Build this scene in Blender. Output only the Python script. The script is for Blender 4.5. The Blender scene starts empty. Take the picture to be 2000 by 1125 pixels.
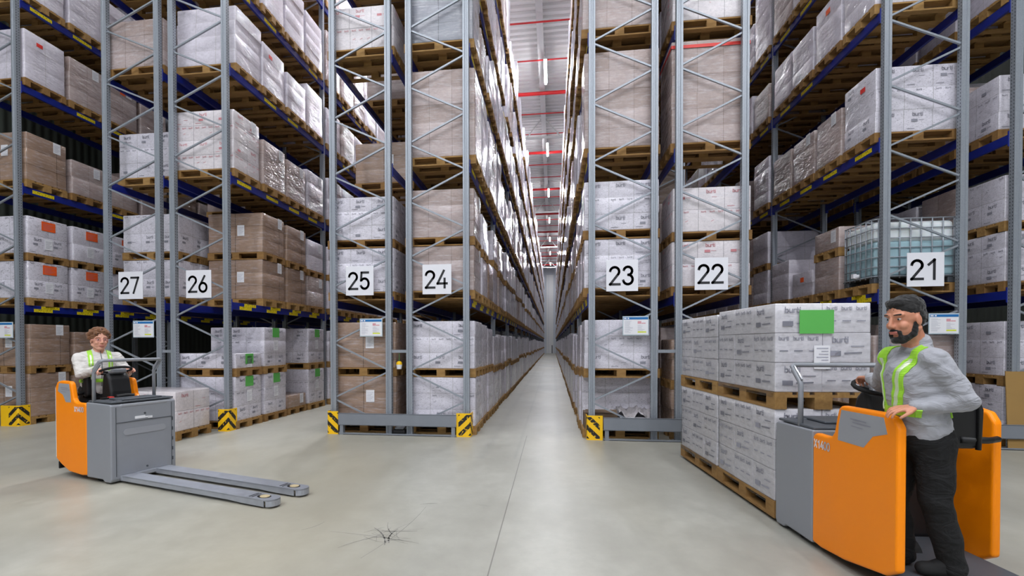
import bpy, math, random
import numpy as np
from mathutils import Vector, Matrix
SC = bpy.context.scene
COL = SC.collection
random.seed(7)
PI = math.pi

# ------------------------------------------------------------------ helpers
class MB:
    def __init__(s):
        s.v = []; s.f = []; s.m = []; s.uv = []
    def add(s, vs, fs, mi=0, uvs=None):
        o = len(s.v); s.v += [tuple(v) for v in vs]
        for k, f in enumerate(fs):
            s.f.append([i + o for i in f]); s.m.append(mi)
            s.uv.append(uvs[k] if uvs else [(0, 0)] * len(f))
    def box(s, c, d, mi=0, rot=None, uv=False):
        x, y, z = d[0] / 2, d[1] / 2, d[2] / 2
        vs = [Vector((i * x, j * y, k * z)) for i in (-1, 1) for j in (-1, 1) for k in (-1, 1)]
        if rot is not None: vs = [rot @ v for v in vs]
        vs = [v + Vector(c) for v in vs]
        fs = [(0, 1, 3, 2), (4, 6, 7, 5), (0, 4, 5, 1), (2, 3, 7, 6), (0, 2, 6, 4), (1, 5, 7, 3)]
        uvs = None
        if uv:
            L = [(d[1], d[2]), (d[1], d[2]), (d[0], d[2]), (d[0], d[2]), (d[0], d[1]), (d[0], d[1])]
            uvs = [[(0, 0), (a, 0), (a, b), (0, b)] for a, b in L]
            uvs[0] = [(0, 0), (0, d[2]), (d[1], d[2]), (d[1], 0)]
            uvs[1] = [(0, 0), (d[1], 0), (d[1], d[2]), (0, d[2])]
            uvs[2] = [(0, 0), (d[0], 0), (d[0], d[2]), (0, d[2])]
            uvs[3] = [(0, 0), (0, d[2]), (d[0], d[2]), (d[0], 0)]
        s.add(vs, fs, mi, uvs)
    def b2(s, x0, x1, y0, y1, z0, z1, mi=0, uv=False):
        s.box(((x0 + x1) / 2, (y0 + y1) / 2, (z0 + z1) / 2), (x1 - x0, y1 - y0, z1 - z0), mi, None, uv)
    def prism(s, poly, a, b, axis='y', mi=0):
        """extrude a 2D polygon along an axis between a and b"""
        def P(p, t):
            if axis == 'y': return (p[0], t, p[1])
            if axis == 'x': return (t, p[0], p[1])
            return (p[0], p[1], t)
        n = len(poly)
        vs = [P(p, a) for p in poly] + [P(p, b) for p in poly]
        fs = [tuple(range(n))[::-1], tuple(range(n, 2 * n))]
        fs += [(i, (i + 1) % n, n + (i + 1) % n, n + i) for i in range(n)]
        s.add(vs, fs, mi)
    def tube(s, pts, r, n=8, mi=0, closed=False):
        pts = [Vector(p) for p in pts]; rs = r if isinstance(r, (list, tuple)) else [r] * len(pts)
        N = len(pts); vs = []; up = None
        for i, p in enumerate(pts):
            if closed: t = pts[(i + 1) % N] - pts[i - 1]
            else: t = pts[min(i + 1, N - 1)] - pts[max(i - 1, 0)]
            t.normalize()
            if up is None:
                up = Vector((0, 0, 1)) if abs(t.z) < .9 else Vector((1, 0, 0))
            a = t.cross(up)
            if a.length < 1e-5: a = t.orthogonal()
            a.normalize(); b = a.cross(t); b.normalize(); up = b
            for k in range(n):
                th = 2 * PI * k / n
                vs.append(p + (a * math.cos(th) + b * math.sin(th)) * rs[i])
        fs = []
        for i in range(N if closed else N - 1):
            for k in range(n):
                j = (i + 1) % N
                fs.append((i * n + k, i * n + (k + 1) % n, j * n + (k + 1) % n, j * n + k))
        if not closed:
            fs.append(tuple(range(n))[::-1]); fs.append(tuple((N - 1) * n + k for k in range(n)))
        s.add(vs, fs, mi)
    def cap(s, a, b, ra, rb, n=14, sq=1.0, side=None, mi=0):
        """tapered capsule; sq flattens the section along 'side'"""
        a = Vector(a); b = Vector(b); t = b - a; L = max(t.length, 1e-6); t = t / L
        u = Vector(side) if side is not None else (Vector((0, 0, 1)) if abs(t.z) < .9 else Vector((1, 0, 0)))
        u = u - t * u.dot(t); u = u.normalized() if u.length > 1e-5 else t.orthogonal().normalized()
        w = t.cross(u); rings = []
        for k in range(5):
            ph = PI / 2 * (1 - k / 4.0)
            rings.append((a - t * ra * math.sin(ph), ra * math.cos(ph)))
        for k in range(5):
            ph = PI / 2 * k / 4.0
            rings.append((b + t * rb * math.sin(ph), rb * math.cos(ph)))
        vs = []
        for c, r in rings:
            r = max(r, 1e-4)
            for k in range(n):
                th = 2 * PI * k / n
                vs.append(c + u * (r * sq * math.cos(th)) + w * (r * math.sin(th)))
        fs = [(i * n + k, i * n + (k + 1) % n, (i + 1) * n + (k + 1) % n, (i + 1) * n + k) for i in range(9) for k in range(n)]
        fs.append(tuple(range(n))[::-1]); fs.append(tuple(9 * n + k for k in range(n)))
        s.add(vs, fs, mi)
    def ell(s, c, r, M=None, n=16, mi=0):
        c = Vector(c); vs = []; R = 10
        for i in range(R + 1):
            ph = PI * i / R
            for k in range(n):
                th = 2 * PI * k / n
                v = Vector((r[0] * max(math.sin(ph), 1e-3) * math.cos(th), r[1] * max(math.sin(ph), 1e-3) * math.sin(th), r[2] * math.cos(ph)))
                if M is not None: v = M @ v
                vs.append(c + v)
        fs = [(i * n + k, (i + 1) * n + k, (i + 1) * n + (k + 1) % n, i * n + (k + 1) % n) for i in range(R) for k in range(n)]
        fs.append(tuple(range(n))); fs.append(tuple(R * n + k for k in range(n))[::-1])
        s.add(vs, fs, mi)
    def stroke(s, pts, w, mapf, mi=0):
        """flat 2D polyline of width w, mapf turns (u, v) into a point"""
        for (a, b) in zip(pts[:-1], pts[1:]):
            dx, dy = b[0] - a[0], b[1] - a[1]; L = math.hypot(dx, dy) or 1e-6
            ex, ey = dx / L * w * .5, dy / L * w * .5; nx, ny = -ey, ex
            q = [(a[0] - ex - nx, a[1] - ey - ny), (b[0] + ex - nx, b[1] + ey - ny), (b[0] + ex + nx, b[1] + ey + ny), (a[0] - ex + nx, a[1] - ey + ny)]
            s.add([mapf(*p) for p in q], [(0, 1, 2, 3)], mi)
    def mesh(s, name, mats):
        me = bpy.data.meshes.new(name); me.from_pydata(s.v, [], s.f)
        for m in mats: me.materials.append(m)
        me.polygons.foreach_set('material_index', s.m)
        uvl = me.uv_layers.new(name='UVMap')
        flat = [c for f in s.uv for p in f for c in p]
        uvl.data.foreach_set('uv', flat); me.update(); return me
    def build(s, name, mats, parent=None, loc=(0, 0, 0), smooth=False, fix=False):
        if not isinstance(mats, (list, tuple)): mats = [mats]
        me = s.mesh(name, mats)
        if fix:
            import bmesh
            bm = bmesh.new(); bm.from_mesh(me); bmesh.ops.recalc_face_normals(bm, faces=bm.faces); bm.to_mesh(me); bm.free()
        if smooth: me.shade_smooth()
        return link(name, me, parent, loc)

def link(name, me, parent=None, loc=(0, 0, 0)):
    o = bpy.data.objects.new(name, me); COL.objects.link(o); o.location = loc
    if parent is not None: o.parent = parent
    return o
def empty(name, loc=(0, 0, 0), rz=0):
    o = bpy.data.objects.new(name, None); COL.objects.link(o); o.location = loc; o.rotation_euler = (0, 0, rz)
    o.empty_display_size = .1; return o
def tag(o, label, cat=None, group=None, kind=None):
    if label: o['label'] = label
    if cat: o['category'] = cat
    if group: o['group'] = group
    if kind: o['kind'] = kind
    return o
def bevel(o, w, seg=2):
    m = o.modifiers.new('bevel', 'BEVEL'); m.width = w; m.segments = seg; m.limit_method = 'ANGLE'; return o

# ------------------------------------------------------------------ materials
def srgb(r, g, b):
    f = lambda c: (c / 255 / 12.92) if c / 255 <= .04045 else ((c / 255 + .055) / 1.055) ** 2.4
    return (f(r), f(g), f(b), 1)
class NM:
    def __init__(s, name):
        s.m = bpy.data.materials.new(name); s.m.use_nodes = True; s.t = s.m.node_tree; s.N = s.t.nodes; s.L = s.t.links
        s.b = s.N['Principled BSDF']
    def n(s, typ, **kw):
        nd = s.N.new(typ)
        for k, v in kw.items():
            if k in nd.inputs: nd.inputs[k].default_value = v
            else: setattr(nd, k, v)
        return nd
    def l(s, a, b): s.L.new(a, b)
    def math(s, op, a, b=None, c=None):
        nd = s.N.new('ShaderNodeMath'); nd.operation = op
        for i, x in enumerate((a, b, c)):
            if x is None: continue
            if isinstance(x, (int, float)): nd.inputs[i].default_value = x
            else: s.l(x, nd.inputs[i])
        return nd.outputs[0]
    def mix(s, fac, a, b):
        nd = s.N.new('ShaderNodeMix'); nd.data_type = 'RGBA'
        for i, x in ((0, fac), (6, a), (7, b)):
            if isinstance(x, (int, float, tuple)): nd.inputs[i].default_value = x
            else: s.l(x, nd.inputs[i])
        return nd.outputs[2]
    def noise(s, vec, scale, detail=3, rough=.5):
        nd = s.N.new('ShaderNodeTexNoise'); nd.inputs['Scale'].default_value = scale
        nd.inputs['Detail'].default_value = detail; nd.inputs['Roughness'].default_value = rough
        if vec is not None: s.l(vec, nd.inputs['Vector'])
        return nd.outputs['Fac']
    def ramp(s, fac, stops):
        nd = s.N.new('ShaderNodeValToRGB'); s.l(fac, nd.inputs[0]); e = nd.color_ramp.elements
        while len(e) < len(stops): e.new(.5)
        for k, (p, c) in enumerate(stops):
            e[k].position = p; e[k].color = c if isinstance(c, tuple) else (c, c, c, 1)
        return nd.outputs[0]
    def mapping(s, vec, sc, loc=None):
        nd = s.N.new('ShaderNodeMapping'); s.l(vec, nd.inputs[0]); nd.inputs['Scale'].default_value = sc
        if loc is not None: s.l(loc, nd.inputs['Location'])
        return nd.outputs[0]
def simple(name, col, rough=.5, metal=0, coat=0, spec=.5, var=0.0, vs=8):
    a = NM(name); a.b.inputs['Roughness'].default_value = rough; a.b.inputs['Metallic'].default_value = metal
    a.b.inputs['Coat Weight'].default_value = coat; a.b.inputs['Specular IOR Level'].default_value = spec
    if var:
        tc = a.n('ShaderNodeTexCoord'); f = a.noise(tc.outputs['Object'], vs, 4)
        c2 = tuple(c * (1 - var) for c in col[:3]) + (1,)
        a.l(a.mix(f, c2, col), a.b.inputs['Base Color'])
        a.l(a.math('MULTIPLY_ADD', f, .25, rough - .12), a.b.inputs['Roughness'])
    else: a.b.inputs['Base Color'].default_value = col
    return a.m

def carton_material(name, base, alt, seam, print_amt, wrinkle, coat, rough=.45, brown_mix=0):
    a = NM(name); tc = a.n('ShaderNodeTexCoord'); oi = a.n('ShaderNodeObjectInfo')
    off = a.math('MULTIPLY', oi.outputs['Random'], 37.0)
    cmb = a.n('ShaderNodeCombineXYZ')
    for i in range(3): a.l(off, cmb.inputs[i])
    br = a.n('ShaderNodeTexBrick'); br.offset = .0; br.squash = 1
    br.inputs['Scale'].default_value = 1; br.inputs['Brick Width'].default_value = 1; br.inputs['Row Height'].default_value = 1
    br.inputs['Mortar Size'].default_value = .012; br.inputs['Mortar Smooth'].default_value = .3
    br.inputs['Color1'].default_value = base; br.inputs['Color2'].default_value = alt; br.inputs['Mortar'].default_value = seam
    a.l(tc.outputs['UV'], br.inputs['Vector'])
    col = br.outputs['Color']
    obj = tc.outputs['Object']
    # big soft tone changes of the film over the cartons
    n1 = a.noise(a.mapping(obj, (1.2, 1.2, 2.2), cmb.outputs[0]), 1.6, 3)
    col = a.mix(a.math('MULTIPLY', a.ramp(n1, [(.35, 0.0), (.7, 1.0)]), brown_mix), col, alt)
    # tiny print marks: stretched cells, masked
    if print_amt:
        v = a.n('ShaderNodeTexNoise'); v.inputs['Scale'].default_value = 9; v.inputs['Detail'].default_value = 2
        a.l(a.mapping(tc.outputs['UV'], (1.5, 4.2, 1), cmb.outputs[0]), v.inputs['Vector'])
        mk = a.ramp(v.outputs['Fac'], [(.60, 0.0), (.68, 1.0)])
        col = a.mix(a.math('MULTIPLY', mk, print_amt), col, srgb(95, 95, 105))
    # whitish film haze and highlights painted into the colour, in wound bands
    n2 = a.noise(a.mapping(obj, (1.3, 1.3, 9), cmb.outputs[0]), 3.6, 5, .68)
    col = a.mix(a.math('MULTIPLY', a.ramp(n2, [(.5, 0.0), (.72, 1.0)]), .36 * coat), col, srgb(228, 226, 236))
    n4 = a.noise(a.mapping(obj, (3, 3, 5), cmb.outputs[0]), 5, 5, .7)
    col = a.mix(a.math('MULTIPLY', a.ramp(n4, [(.42, 1.0), (.6, 0.0)]), .13), col, srgb(90, 86, 92))
    a.l(col, a.b.inputs['Base Color'])
    a.b.inputs['Roughness'].default_value = rough
    a.b.inputs['Coat Weight'].default_value = coat; a.b.inputs['Coat Roughness'].default_value = .09
    bump = a.n('ShaderNodeBump'); bump.inputs['Strength'].default_value = wrinkle; bump.inputs['Distance'].default_value = .07 if wrinkle > .8 else .05
    n3 = a.noise(a.mapping(obj, (2.4, 2.4, 6.0), cmb.outputs[0]), 2.4, 4, .55)
    a.l(n3, bump.inputs['Height']); a.l(bump.outputs[0], a.b.inputs['Coat Normal'])
    b2 = a.n('ShaderNodeBump'); b2.inputs['Strength'].default_value = wrinkle * .35; b2.inputs['Distance'].default_value = .01
    a.l(n3, b2.inputs['Height']); a.l(b2.outputs[0], a.b.inputs['Normal'])
    return a.m

MT = {}
MT['W'] = carton_material('white_cartons_film', srgb(222, 218, 228), srgb(212, 208, 219), srgb(172, 170, 174), .7, .75, .9)
MT['P'] = carton_material('pale_cartons_film', srgb(220, 214, 225), srgb(206, 200, 211), srgb(184, 178, 178), .14, .85, 1.0, brown_mix=.3)
MT['R'] = carton_material('red_print_cartons', srgb(224, 217, 220), srgb(214, 206, 209), srgb(150, 145, 148), .3, .75, .9)
MT['B'] = carton_material('brown_cartons_film', srgb(160, 132, 112), srgb(150, 124, 106), srgb(98, 76, 56), .08, .8, .8)
MT['G'] = carton_material('grey_brown_cartons_film', srgb(186, 170, 168), srgb(160, 140, 132), srgb(126, 110, 102), .12, 1.2, 1.0, brown_mix=.6)
MT['D'] = carton_material('blue_grey_cartons_film', srgb(128, 132, 142), srgb(150, 152, 160), srgb(60, 62, 72), .10, .7, 1.0, brown_mix=.5)

def wood_material():
    a = NM('pallet_wood'); tc = a.n('ShaderNodeTexCoord'); oi = a.n('ShaderNodeObjectInfo')
    n = a.noise(a.mapping(tc.outputs['Object'], (2, 9, 9)), 3, 4, .6)
    c = a.mix(n, srgb(104, 72, 34), srgb(192, 152, 90))
    c = a.mix(a.math('MULTIPLY', oi.outputs['Random'], .55), c, srgb(116, 78, 36))
    a.l(c, a.b.inputs['Base Color']); a.b.inputs['Roughness'].default_value = .8
    return a.m
MT['wood'] = wood_material()
def steel_material():
    a = NM('galvanised_steel'); tc = a.n('ShaderNodeTexCoord')
    n = a.noise(tc.outputs['Object'], 60, 2); n2 = a.noise(tc.outputs['Object'], 2.5, 3)
    c = a.mix(n, srgb(140, 146, 154), srgb(166, 172, 180)); c = a.mix(a.math('MULTIPLY', n2, .25), c, srgb(120, 126, 134))
    a.l(c, a.b.inputs['Base Color']); a.b.inputs['Metallic'].default_value = .35; a.b.inputs['Roughness'].default_value = .42
    return a, tc, c
_a, _, _ = steel_material(); MT['steel'] = _a.m
# upright posts: punched holes in columns (UV: u = way round the profile, v = height in metres)
_a, _tc, _c = steel_material(); _a.m.name = 'punched_steel'
_sep = _a.n('ShaderNodeSeparateXYZ'); _a.l(_tc.outputs['UV'], _sep.inputs[0])
_fz = _a.math('FRACT', _a.math('MULTIPLY', _sep.outputs[1], 20.0)); _hz = _a.math('LESS_THAN', _fz, .42)
_fu = _a.math('ABSOLUTE', _a.math('SUBTRACT', _a.math('FRACT', _sep.outputs[0]), .5)); _hu = _a.math('LESS_THAN', _fu, .12)
_a.l(_a.mix(_a.math('MULTIPLY', _hz, _hu), _c, srgb(42, 45, 52)), _a.b.inputs['Base Color']); MT['post'] = _a.m

MT['blue'] = simple('blue_paint', srgb(20, 38, 132), .38, 0, .2, var=.2, vs=5)
MT['guard'] = simple('grey_guard_paint', srgb(134, 139, 147), .4, .15, var=.12, vs=6)
MT['sign'] = simple('white_sign_board', srgb(226, 226, 232), .5)
MT['ink'] = simple('black_ink', srgb(34, 34, 38), .6)
MT['print'] = simple('grey_print', srgb(136, 136, 146), .6)
MT['redprint'] = simple('red_print', srgb(196, 128, 134), .6)
MT['paper'] = simple('white_paper', srgb(228, 228, 232), .5)
MT['orange_s'] = simple('orange_sheet', srgb(236, 92, 30), .45)
MT['green_s'] = simple('green_sheet', srgb(92, 178, 84), .45)
MT['red_s'] = simple('red_sticker', srgb(214, 52, 44), .45)
MT['yellow'] = simple('yellow_paint', srgb(240, 190, 12), .45)
MT['orange'] = simple('orange_truck_paint', srgb(255, 142, 0), .4, 0, .1, .3, var=.04, vs=3)
MT['tgrey'] = simple('grey_truck_paint', srgb(146, 149, 156), .42, .1, .15, var=.12, vs=9)
MT['tgrey2'] = simple('light_grey_trim', srgb(150, 152, 158), .45)
MT['tdark'] = simple('dark_grey_cover', srgb(74, 78, 84), .5)
MT['black'] = simple('black_plastic', srgb(20, 20, 22), .5)
MT['rubber'] = simple('black_rubber', srgb(16, 16, 17), .85)
MT['fork'] = simple('worn_fork_steel', srgb(178, 182, 192), .38, .4, var=.35, vs=12)
MT['roller'] = simple('cream_roller', srgb(196, 178, 140), .5)
MT['red'] = simple('red_pipe_paint', srgb(206, 30, 34), .4)
MT['beamwhite'] = simple('white_roof_steel', srgb(205, 207, 205), .5)
MT['trim'] = simple('grey_white_trim', srgb(232, 232, 232), .5)
MT['card'] = simple('plain_cardboard', srgb(160, 126, 72), .8, var=.15, vs=6)
MT['card2'] = simple('dark_brown_cardboard', srgb(112, 92, 74), .7, var=.2, vs=6)
MT['bluehdr'] = simple('blue_header', srgb(28, 108, 172), .5)
MT['lime'] = simple('lime_marker', srgb(212, 222, 60), .5)
MT['pinkblk'] = simple('pink_diagram', srgb(208, 150, 158), .5)
MT['linegrey'] = simple('grey_text_lines', srgb(176, 176, 188), .5)
MT['boardframe'] = simple('pale_board_frame', srgb(180, 196, 204), .4)

def emis(name, col, st):
    a = NM(name); a.b.inputs['Base Color'].default_value = (.8, .8, .8, 1)
    a.b.inputs['Emission Color'].default_value = col; a.b.inputs['Emission Strength'].default_value = st; return a.m
MT['tube'] = emis('lit_tube', (.95, .97, 1, 1), 55)

# chevron guard: UV u = distance from the corner, v = height
a = NM('black_yellow_chevrons'); tc = a.n('ShaderNodeTexCoord'); sp = a.n('ShaderNodeSeparateXYZ'); a.l(tc.outputs['UV'], sp.inputs[0])
w = a.math('ADD', sp.outputs[1], a.math('MULTIPLY', a.math('ABSOLUTE', sp.outputs[0]), .95))
st = a.math('LESS_THAN', a.math('FRACT', a.math('ADD', a.math('MULTIPLY', w, 5.4), .12)), .47)
ed = a.math('LESS_THAN', a.math('ABSOLUTE', a.math('SUBTRACT', sp.outputs[1], .195)), .172)
ed2 = a.math('LESS_THAN', a.math('ABSOLUTE', sp.outputs[0]), .205)
chip = a.ramp(a.noise(tc.outputs['Object'], 34, 2), [(.62, 1.0), (.66, 0.0)])
st = a.math('MULTIPLY', a.math('MULTIPLY', st, chip), a.math('MULTIPLY', ed, ed2))
a.l(a.mix(st, srgb(244, 192, 10), srgb(32, 30, 28)), a.b.inputs['Base Color']); a.b.inputs['Roughness'].default_value = .45
MT['chevron'] = a.m
# yellow location label with rows of small dark print
a = NM('yellow_location_label'); tc = a.n('ShaderNodeTexCoord')
nn = a.noise(a.mapping(tc.outputs['UV'], (60, 22, 1)), 1.6, 1)
a.l(a.mix(a.ramp(nn, [(.52, 0.0), (.6, .75)]), srgb(238, 214, 20), srgb(60, 52, 20)), a.b.inputs['Base Color']); MT['loclabel'] = a.m
# floor: pale polished concrete, joints, tyre tracks, stains
a = NM('polished_concrete'); tc = a.n('ShaderNodeTexCoord'); O = tc.outputs['Object']
n1 = a.noise(a.mapping(O, (1, .55, 1)), .9, 5, .6); n2 = a.noise(O, 6, 5, .65); n3 = a.noise(a.mapping(O, (1, .35, 1)), .35, 2)
c = a.mix(a.ramp(n1, [(.3, 0.0), (.72, 1.0)]), srgb(146, 144, 134), srgb(178, 177, 168))
c = a.mix(a.math('MULTIPLY', a.ramp(n2, [(.35, 1.0), (.62, 0.0)]), .34), c, srgb(138, 136, 126))
c = a.mix(a.math('MULTIPLY', a.ramp(n3, [(.48, 0.0), (.7, 1.0)]), .38), c, srgb(178, 166, 136))
sp = a.n('ShaderNodeSeparateXYZ'); a.l(O, sp.inputs[0])
def stripe(x0, w):
    return a.math('SMOOTH_MIN', 1.0, a.math('MAXIMUM', 0.0, a.math('SUBTRACT', 1.0, a.math('DIVIDE', a.math('ABSOLUTE', a.math('SUBTRACT', sp.outputs[0], x0)), w))), .1)
inais = a.math('GREATER_THAN', sp.outputs[1], 6.5)
tr = a.math('ADD', a.math('ADD', stripe(-.95, .1), stripe(.12, .09)), stripe(-.5, .04))
tn = a.noise(a.mapping(O, (6, .5, 1)), 2.2, 3)
c = a.mix(a.math('MULTIPLY', a.math('MULTIPLY', tr, inais), a.math('MULTIPLY', tn, .42)), c, srgb(120, 121, 118))
jt = a.math('LESS_THAN', a.math('ABSOLUTE', a.math('SUBTRACT', sp.outputs[0], -.425)), .0045)
jt = a.math('MULTIPLY', jt, a.math('LESS_THAN', sp.outputs[1], 8.2))
jy = a.math('LESS_THAN', a.math('ABSOLUTE', a.math('SUBTRACT', a.math('FRACT', a.math('DIVIDE', a.math('ADD', sp.outputs[1], 12.3), 20.0)), .5)), .00025)
c = a.mix(a.math('MULTIPLY', a.math('MAXIMUM', jt, jy), .75), c, srgb(92, 90, 84))
a.l(c, a.b.inputs['Base Color'])
a.l(a.math('MULTIPLY_ADD', n2, .22, .26), a.b.inputs['Roughness']); a.b.inputs['Specular IOR Level'].default_value = .45
MT['floor'] = a.m; MT['scuff'] = simple('black_tyre_scuff', srgb(136, 134, 128), .7, var=.2, vs=20)
# wall sheets
def wallmat(name, c1, c2, axis):
    a = NM(name); tc = a.n('ShaderNodeTexCoord'); w = a.n('ShaderNodeTexWave'); w.inputs['Scale'].default_value = 1.6
    w.bands_direction = axis; a.l(tc.outputs['Object'], w.inputs[0])
    n = a.noise(tc.outputs['Object'], .4, 3); a.l(a.mix(n, c1, c2), a.b.inputs['Base Color'])
    b = a.n('ShaderNodeBump'); b.inputs['Strength'].default_value = .5; b.inputs['Distance'].default_value = .03
    a.l(w.outputs['Fac'], b.inputs['Height']); a.l(b.outputs[0], a.b.inputs['Normal']); a.b.inputs['Roughness'].default_value = .5
    return a.m
MT['wall'] = wallmat('grey_green_wall_sheet', srgb(72, 78, 72), srgb(88, 94, 86), 'Y')
MT['wallback'] = wallmat('pale_grey_wall_sheet', srgb(198, 204, 214), srgb(212, 216, 222), 'X')
MT['ceil'] = simple('white_roof_sheet', srgb(232, 233, 231), .5, .0, var=.06, vs=.6)

# ------------------------------------------------------------------ camera
F_PX, CX, CY, YAW, PIT, ROLL, HC = 961.6767, 949.414, 684.6224, -0.1341, -0.013344, 0.002049, 1.5308
W_PX, H_PX = 2000.0, 1125.0
def cam_axes():
    c, s = math.cos(YAW), math.sin(YAW)
    X = Vector((c, -s, 0)); Y = Vector((s, c, 0)); Z = Vector((0, 0, 1))
    c, s = math.cos(PIT), math.sin(PIT)
    Y2 = Y * c + Z * s; Z2 = Z * c - Y * s
    c, s = math.cos(ROLL), math.sin(ROLL)
    X3 = X * c - Z2 * s; Z3 = X * s + Z2 * c
    return X3, Y2, Z3
cx_, cy_, cz_ = cam_axes()
cd = bpy.data.cameras.new('camera'); cam = bpy.data.objects.new('camera', cd); COL.objects.link(cam)
cam.matrix_world = Matrix(((cx_.x, cz_.x, -cy_.x, 0), (cx_.y, cz_.y, -cy_.y, 0), (cx_.z, cz_.z, -cy_.z, HC), (0, 0, 0, 1)))
cd.sensor_width = 36; cd.sensor_fit = 'HORIZONTAL'; cd.lens = F_PX / W_PX * 36
cd.shift_x = (W_PX / 2 - CX) / W_PX; cd.shift_y = (CY - H_PX / 2) / W_PX; cd.clip_end = 300; cd.clip_start = .05
SC.camera = cam

# ------------------------------------------------------------------ layout constants
Y0 = 8.03; BAY = 3.7; NB = 19; YEND = Y0 + BAY * NB
LV = [0, 2.29, 4.55, 6.47, 8.06, 10.05]; RT = 11.3
RACK = {28: (-11.10, -9.96), 27: (-8.155, -7.00), 26: (-6.815, -5.68), 25: (-3.785, -2.70), 24: (-2.44, -1.366),
        23: (.573, 1.637), 22: (1.908, 2.978), 21: (4.848, 5.967), 20: (6.553, 7.67)}
AISLE = {28: 1, 27: -1, 26: 1, 25: -1, 24: 1, 23: -1, 22: 1, 21: -1, 20: 1}      # which side the aisle is on
NBAY = {28: 4, 27: 4, 26: 6, 25: 5, 24: NB, 23: NB, 22: 4, 21: 4, 20: 4}
PH = {28: 0, 27: 1, 26: 0, 25: 1, 24: 0, 23: 1, 22: 0, 21: 1, 20: 0}             # phase of the zigzag bracing
AISX = [-9.06, -4.73, -.30, 3.91, 8.8]
XL, XR, YB, YF, ZC = -11.9, 12.5, 80.0, -14.0, 14.2

# ------------------------------------------------------------------ the building
_cache = {}
def link_mesh(name, mb, mats, parent):
    if name not in _cache: _cache[name] = mb.mesh(name, mats if isinstance(mats, list) else [mats])
    return link(name, _cache[name], parent)
m = MB(); m.b2(XL, XR, YF, YB, -.2, 0)
def scuffline(p0, p1, w=.008, bend=0):
    p0 = Vector(p0); p1 = Vector(p1); n = 7; pts = []
    d = p1 - p0; nrm = Vector((-d.y, d.x)) * bend
    for i in range(n):
        t = i / (n - 1); q = p0 + d * t + nrm * (4 * t * (1 - t)); pts.append((q.x, q.y))
    for i in range(n - 1):
        ww = w * (.35 + .65 * math.sin(PI * (i + .7) / n))
        m.stroke([pts[i], pts[i + 1]], ww, lambda u, v: (u, v, .0008), 1)
rs = random.Random(3)
scuffline((-1.80, 3.80), (-1.02, 3.66), .006, .02); scuffline((-1.60, 3.50), (-1.38, 3.74), .007, .06)
scuffline((-1.47, 3.92), (-1.27, 3.60), .013, .08); scuffline((-1.27, 3.92), (-1.25, 3.64), .014, -.1)
scuffline((-1.44, 3.86), (-1.10, 3.90), .008, -.03); scuffline((-1.18, 4.5), (-1.36, 3.35), .005, .04)
for i in range(16):
    c0 = Vector((-1.32 + rs.uniform(-.14, .14), 3.80 + rs.uniform(-.12, .12))); an = rs.uniform(0, PI); L = rs.uniform(.06, .2)
    e = Vector((math.cos(an), math.sin(an))) * L; scuffline(c0 - e, c0 + e, rs.uniform(.002, .005), rs.uniform(-.1, .1))
for (p, q, w_) in [((-1.95, 4.0), (-2.05, 3.8), .006), ((-1.25, 4.55), (-1.1, 4.6), .008), ((-.75, 4.6), (-.58, 4.58), .003), ((.25, 5.6), (.5, 5.55), .004)]:
    scuffline(p, q, w_, .1)
o = m.build('floor', [MT['floor'], MT['scuff']]); tag(o, 'pale grey polished concrete floor with a straight joint and black scuffs', kind='structure')
for nm, b_, mt, lb in [('wall_left', (XL - .2, XL, YF, YB, 0, ZC), 'wall', 'dark grey green sheet wall behind the leftmost rack'),
                   ('wall_right', (XR, XR + .2, YF, YB, 0, ZC), 'wall', 'grey green sheet wall beyond the rightmost rack'),
                   ('wall_back', (XL - .2, XR + .2, YB, YB + .2, 0, ZC), 'wallback', 'pale grey wall closing the far end of the aisle'),
                   ('wall_front', (XL - .2, XR + .2, YF - .2, YF, 0, ZC), 'wallback', 'pale wall behind the viewpoint')]:
    m = MB(); m.b2(*b_); tag(m.build(nm, MT[mt]), lb, kind='structure')
m = MB(); y = YF; prof = []; P_ = .36
while y < YB:
    prof += [(y, ZC), (y + .15, ZC), (y + .19, ZC + .09), (y + .32, ZC + .09)]; y += P_
prof += [(YB, ZC), (YB, ZC + .3), (YF, ZC + .3)]
vs = [(XL - .2, p[0], p[1]) for p in prof] + [(XR + .2, p[0], p[1]) for p in prof]; n = len(prof)
m.add(vs, [(i, i + 1, n + i + 1, n + i) for i in range(n - 3)] + [(n - 3, n - 2, 2 * n - 2, 2 * n - 3), (n - 2, n - 1, 2 * n - 1, 2 * n - 2)])
tag(m.build('ceiling', MT['ceil']), 'white corrugated metal roof sheets high above the racks', kind='structure')
tn_ = [0]
def trim(mb, mat, lb):
    tn_[0] += 1; tag(mb.build('trim_%d' % tn_[0], mat), lb, kind='structure')
m = MB(); m.b2(-.62, -.36, 6, YB, ZC - .42, ZC - .02); trim(m, MT['beamwhite'], 'long white roof girder running above the centre aisle')
for yt in (-4, 11.5, 27.5, 43, 58.5, 74):
    m = MB(); m.b2(XL, XR, yt - .09, yt + .09, ZC - .2, ZC - .04); m.b2(XL, XR, yt - .05, yt + .05, ZC - 1.35, ZC - 1.25)
    x = XL + 1.0; k = 0
    while x < XR - 1.0:
        xa = -.49 + (round((x + .49) / 1.9)) * 1.9
        m.tube([(xa, yt, ZC - .14), (xa + .95, yt, ZC - 1.3)], .035, 6); m.tube([(xa + .95, yt, ZC - 1.3), (xa + 1.9, yt, ZC - .14)], .035, 6); x += 1.9
    trim(m, MT['beamwhite'], 'white lattice roof truss spanning the aisles')
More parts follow.
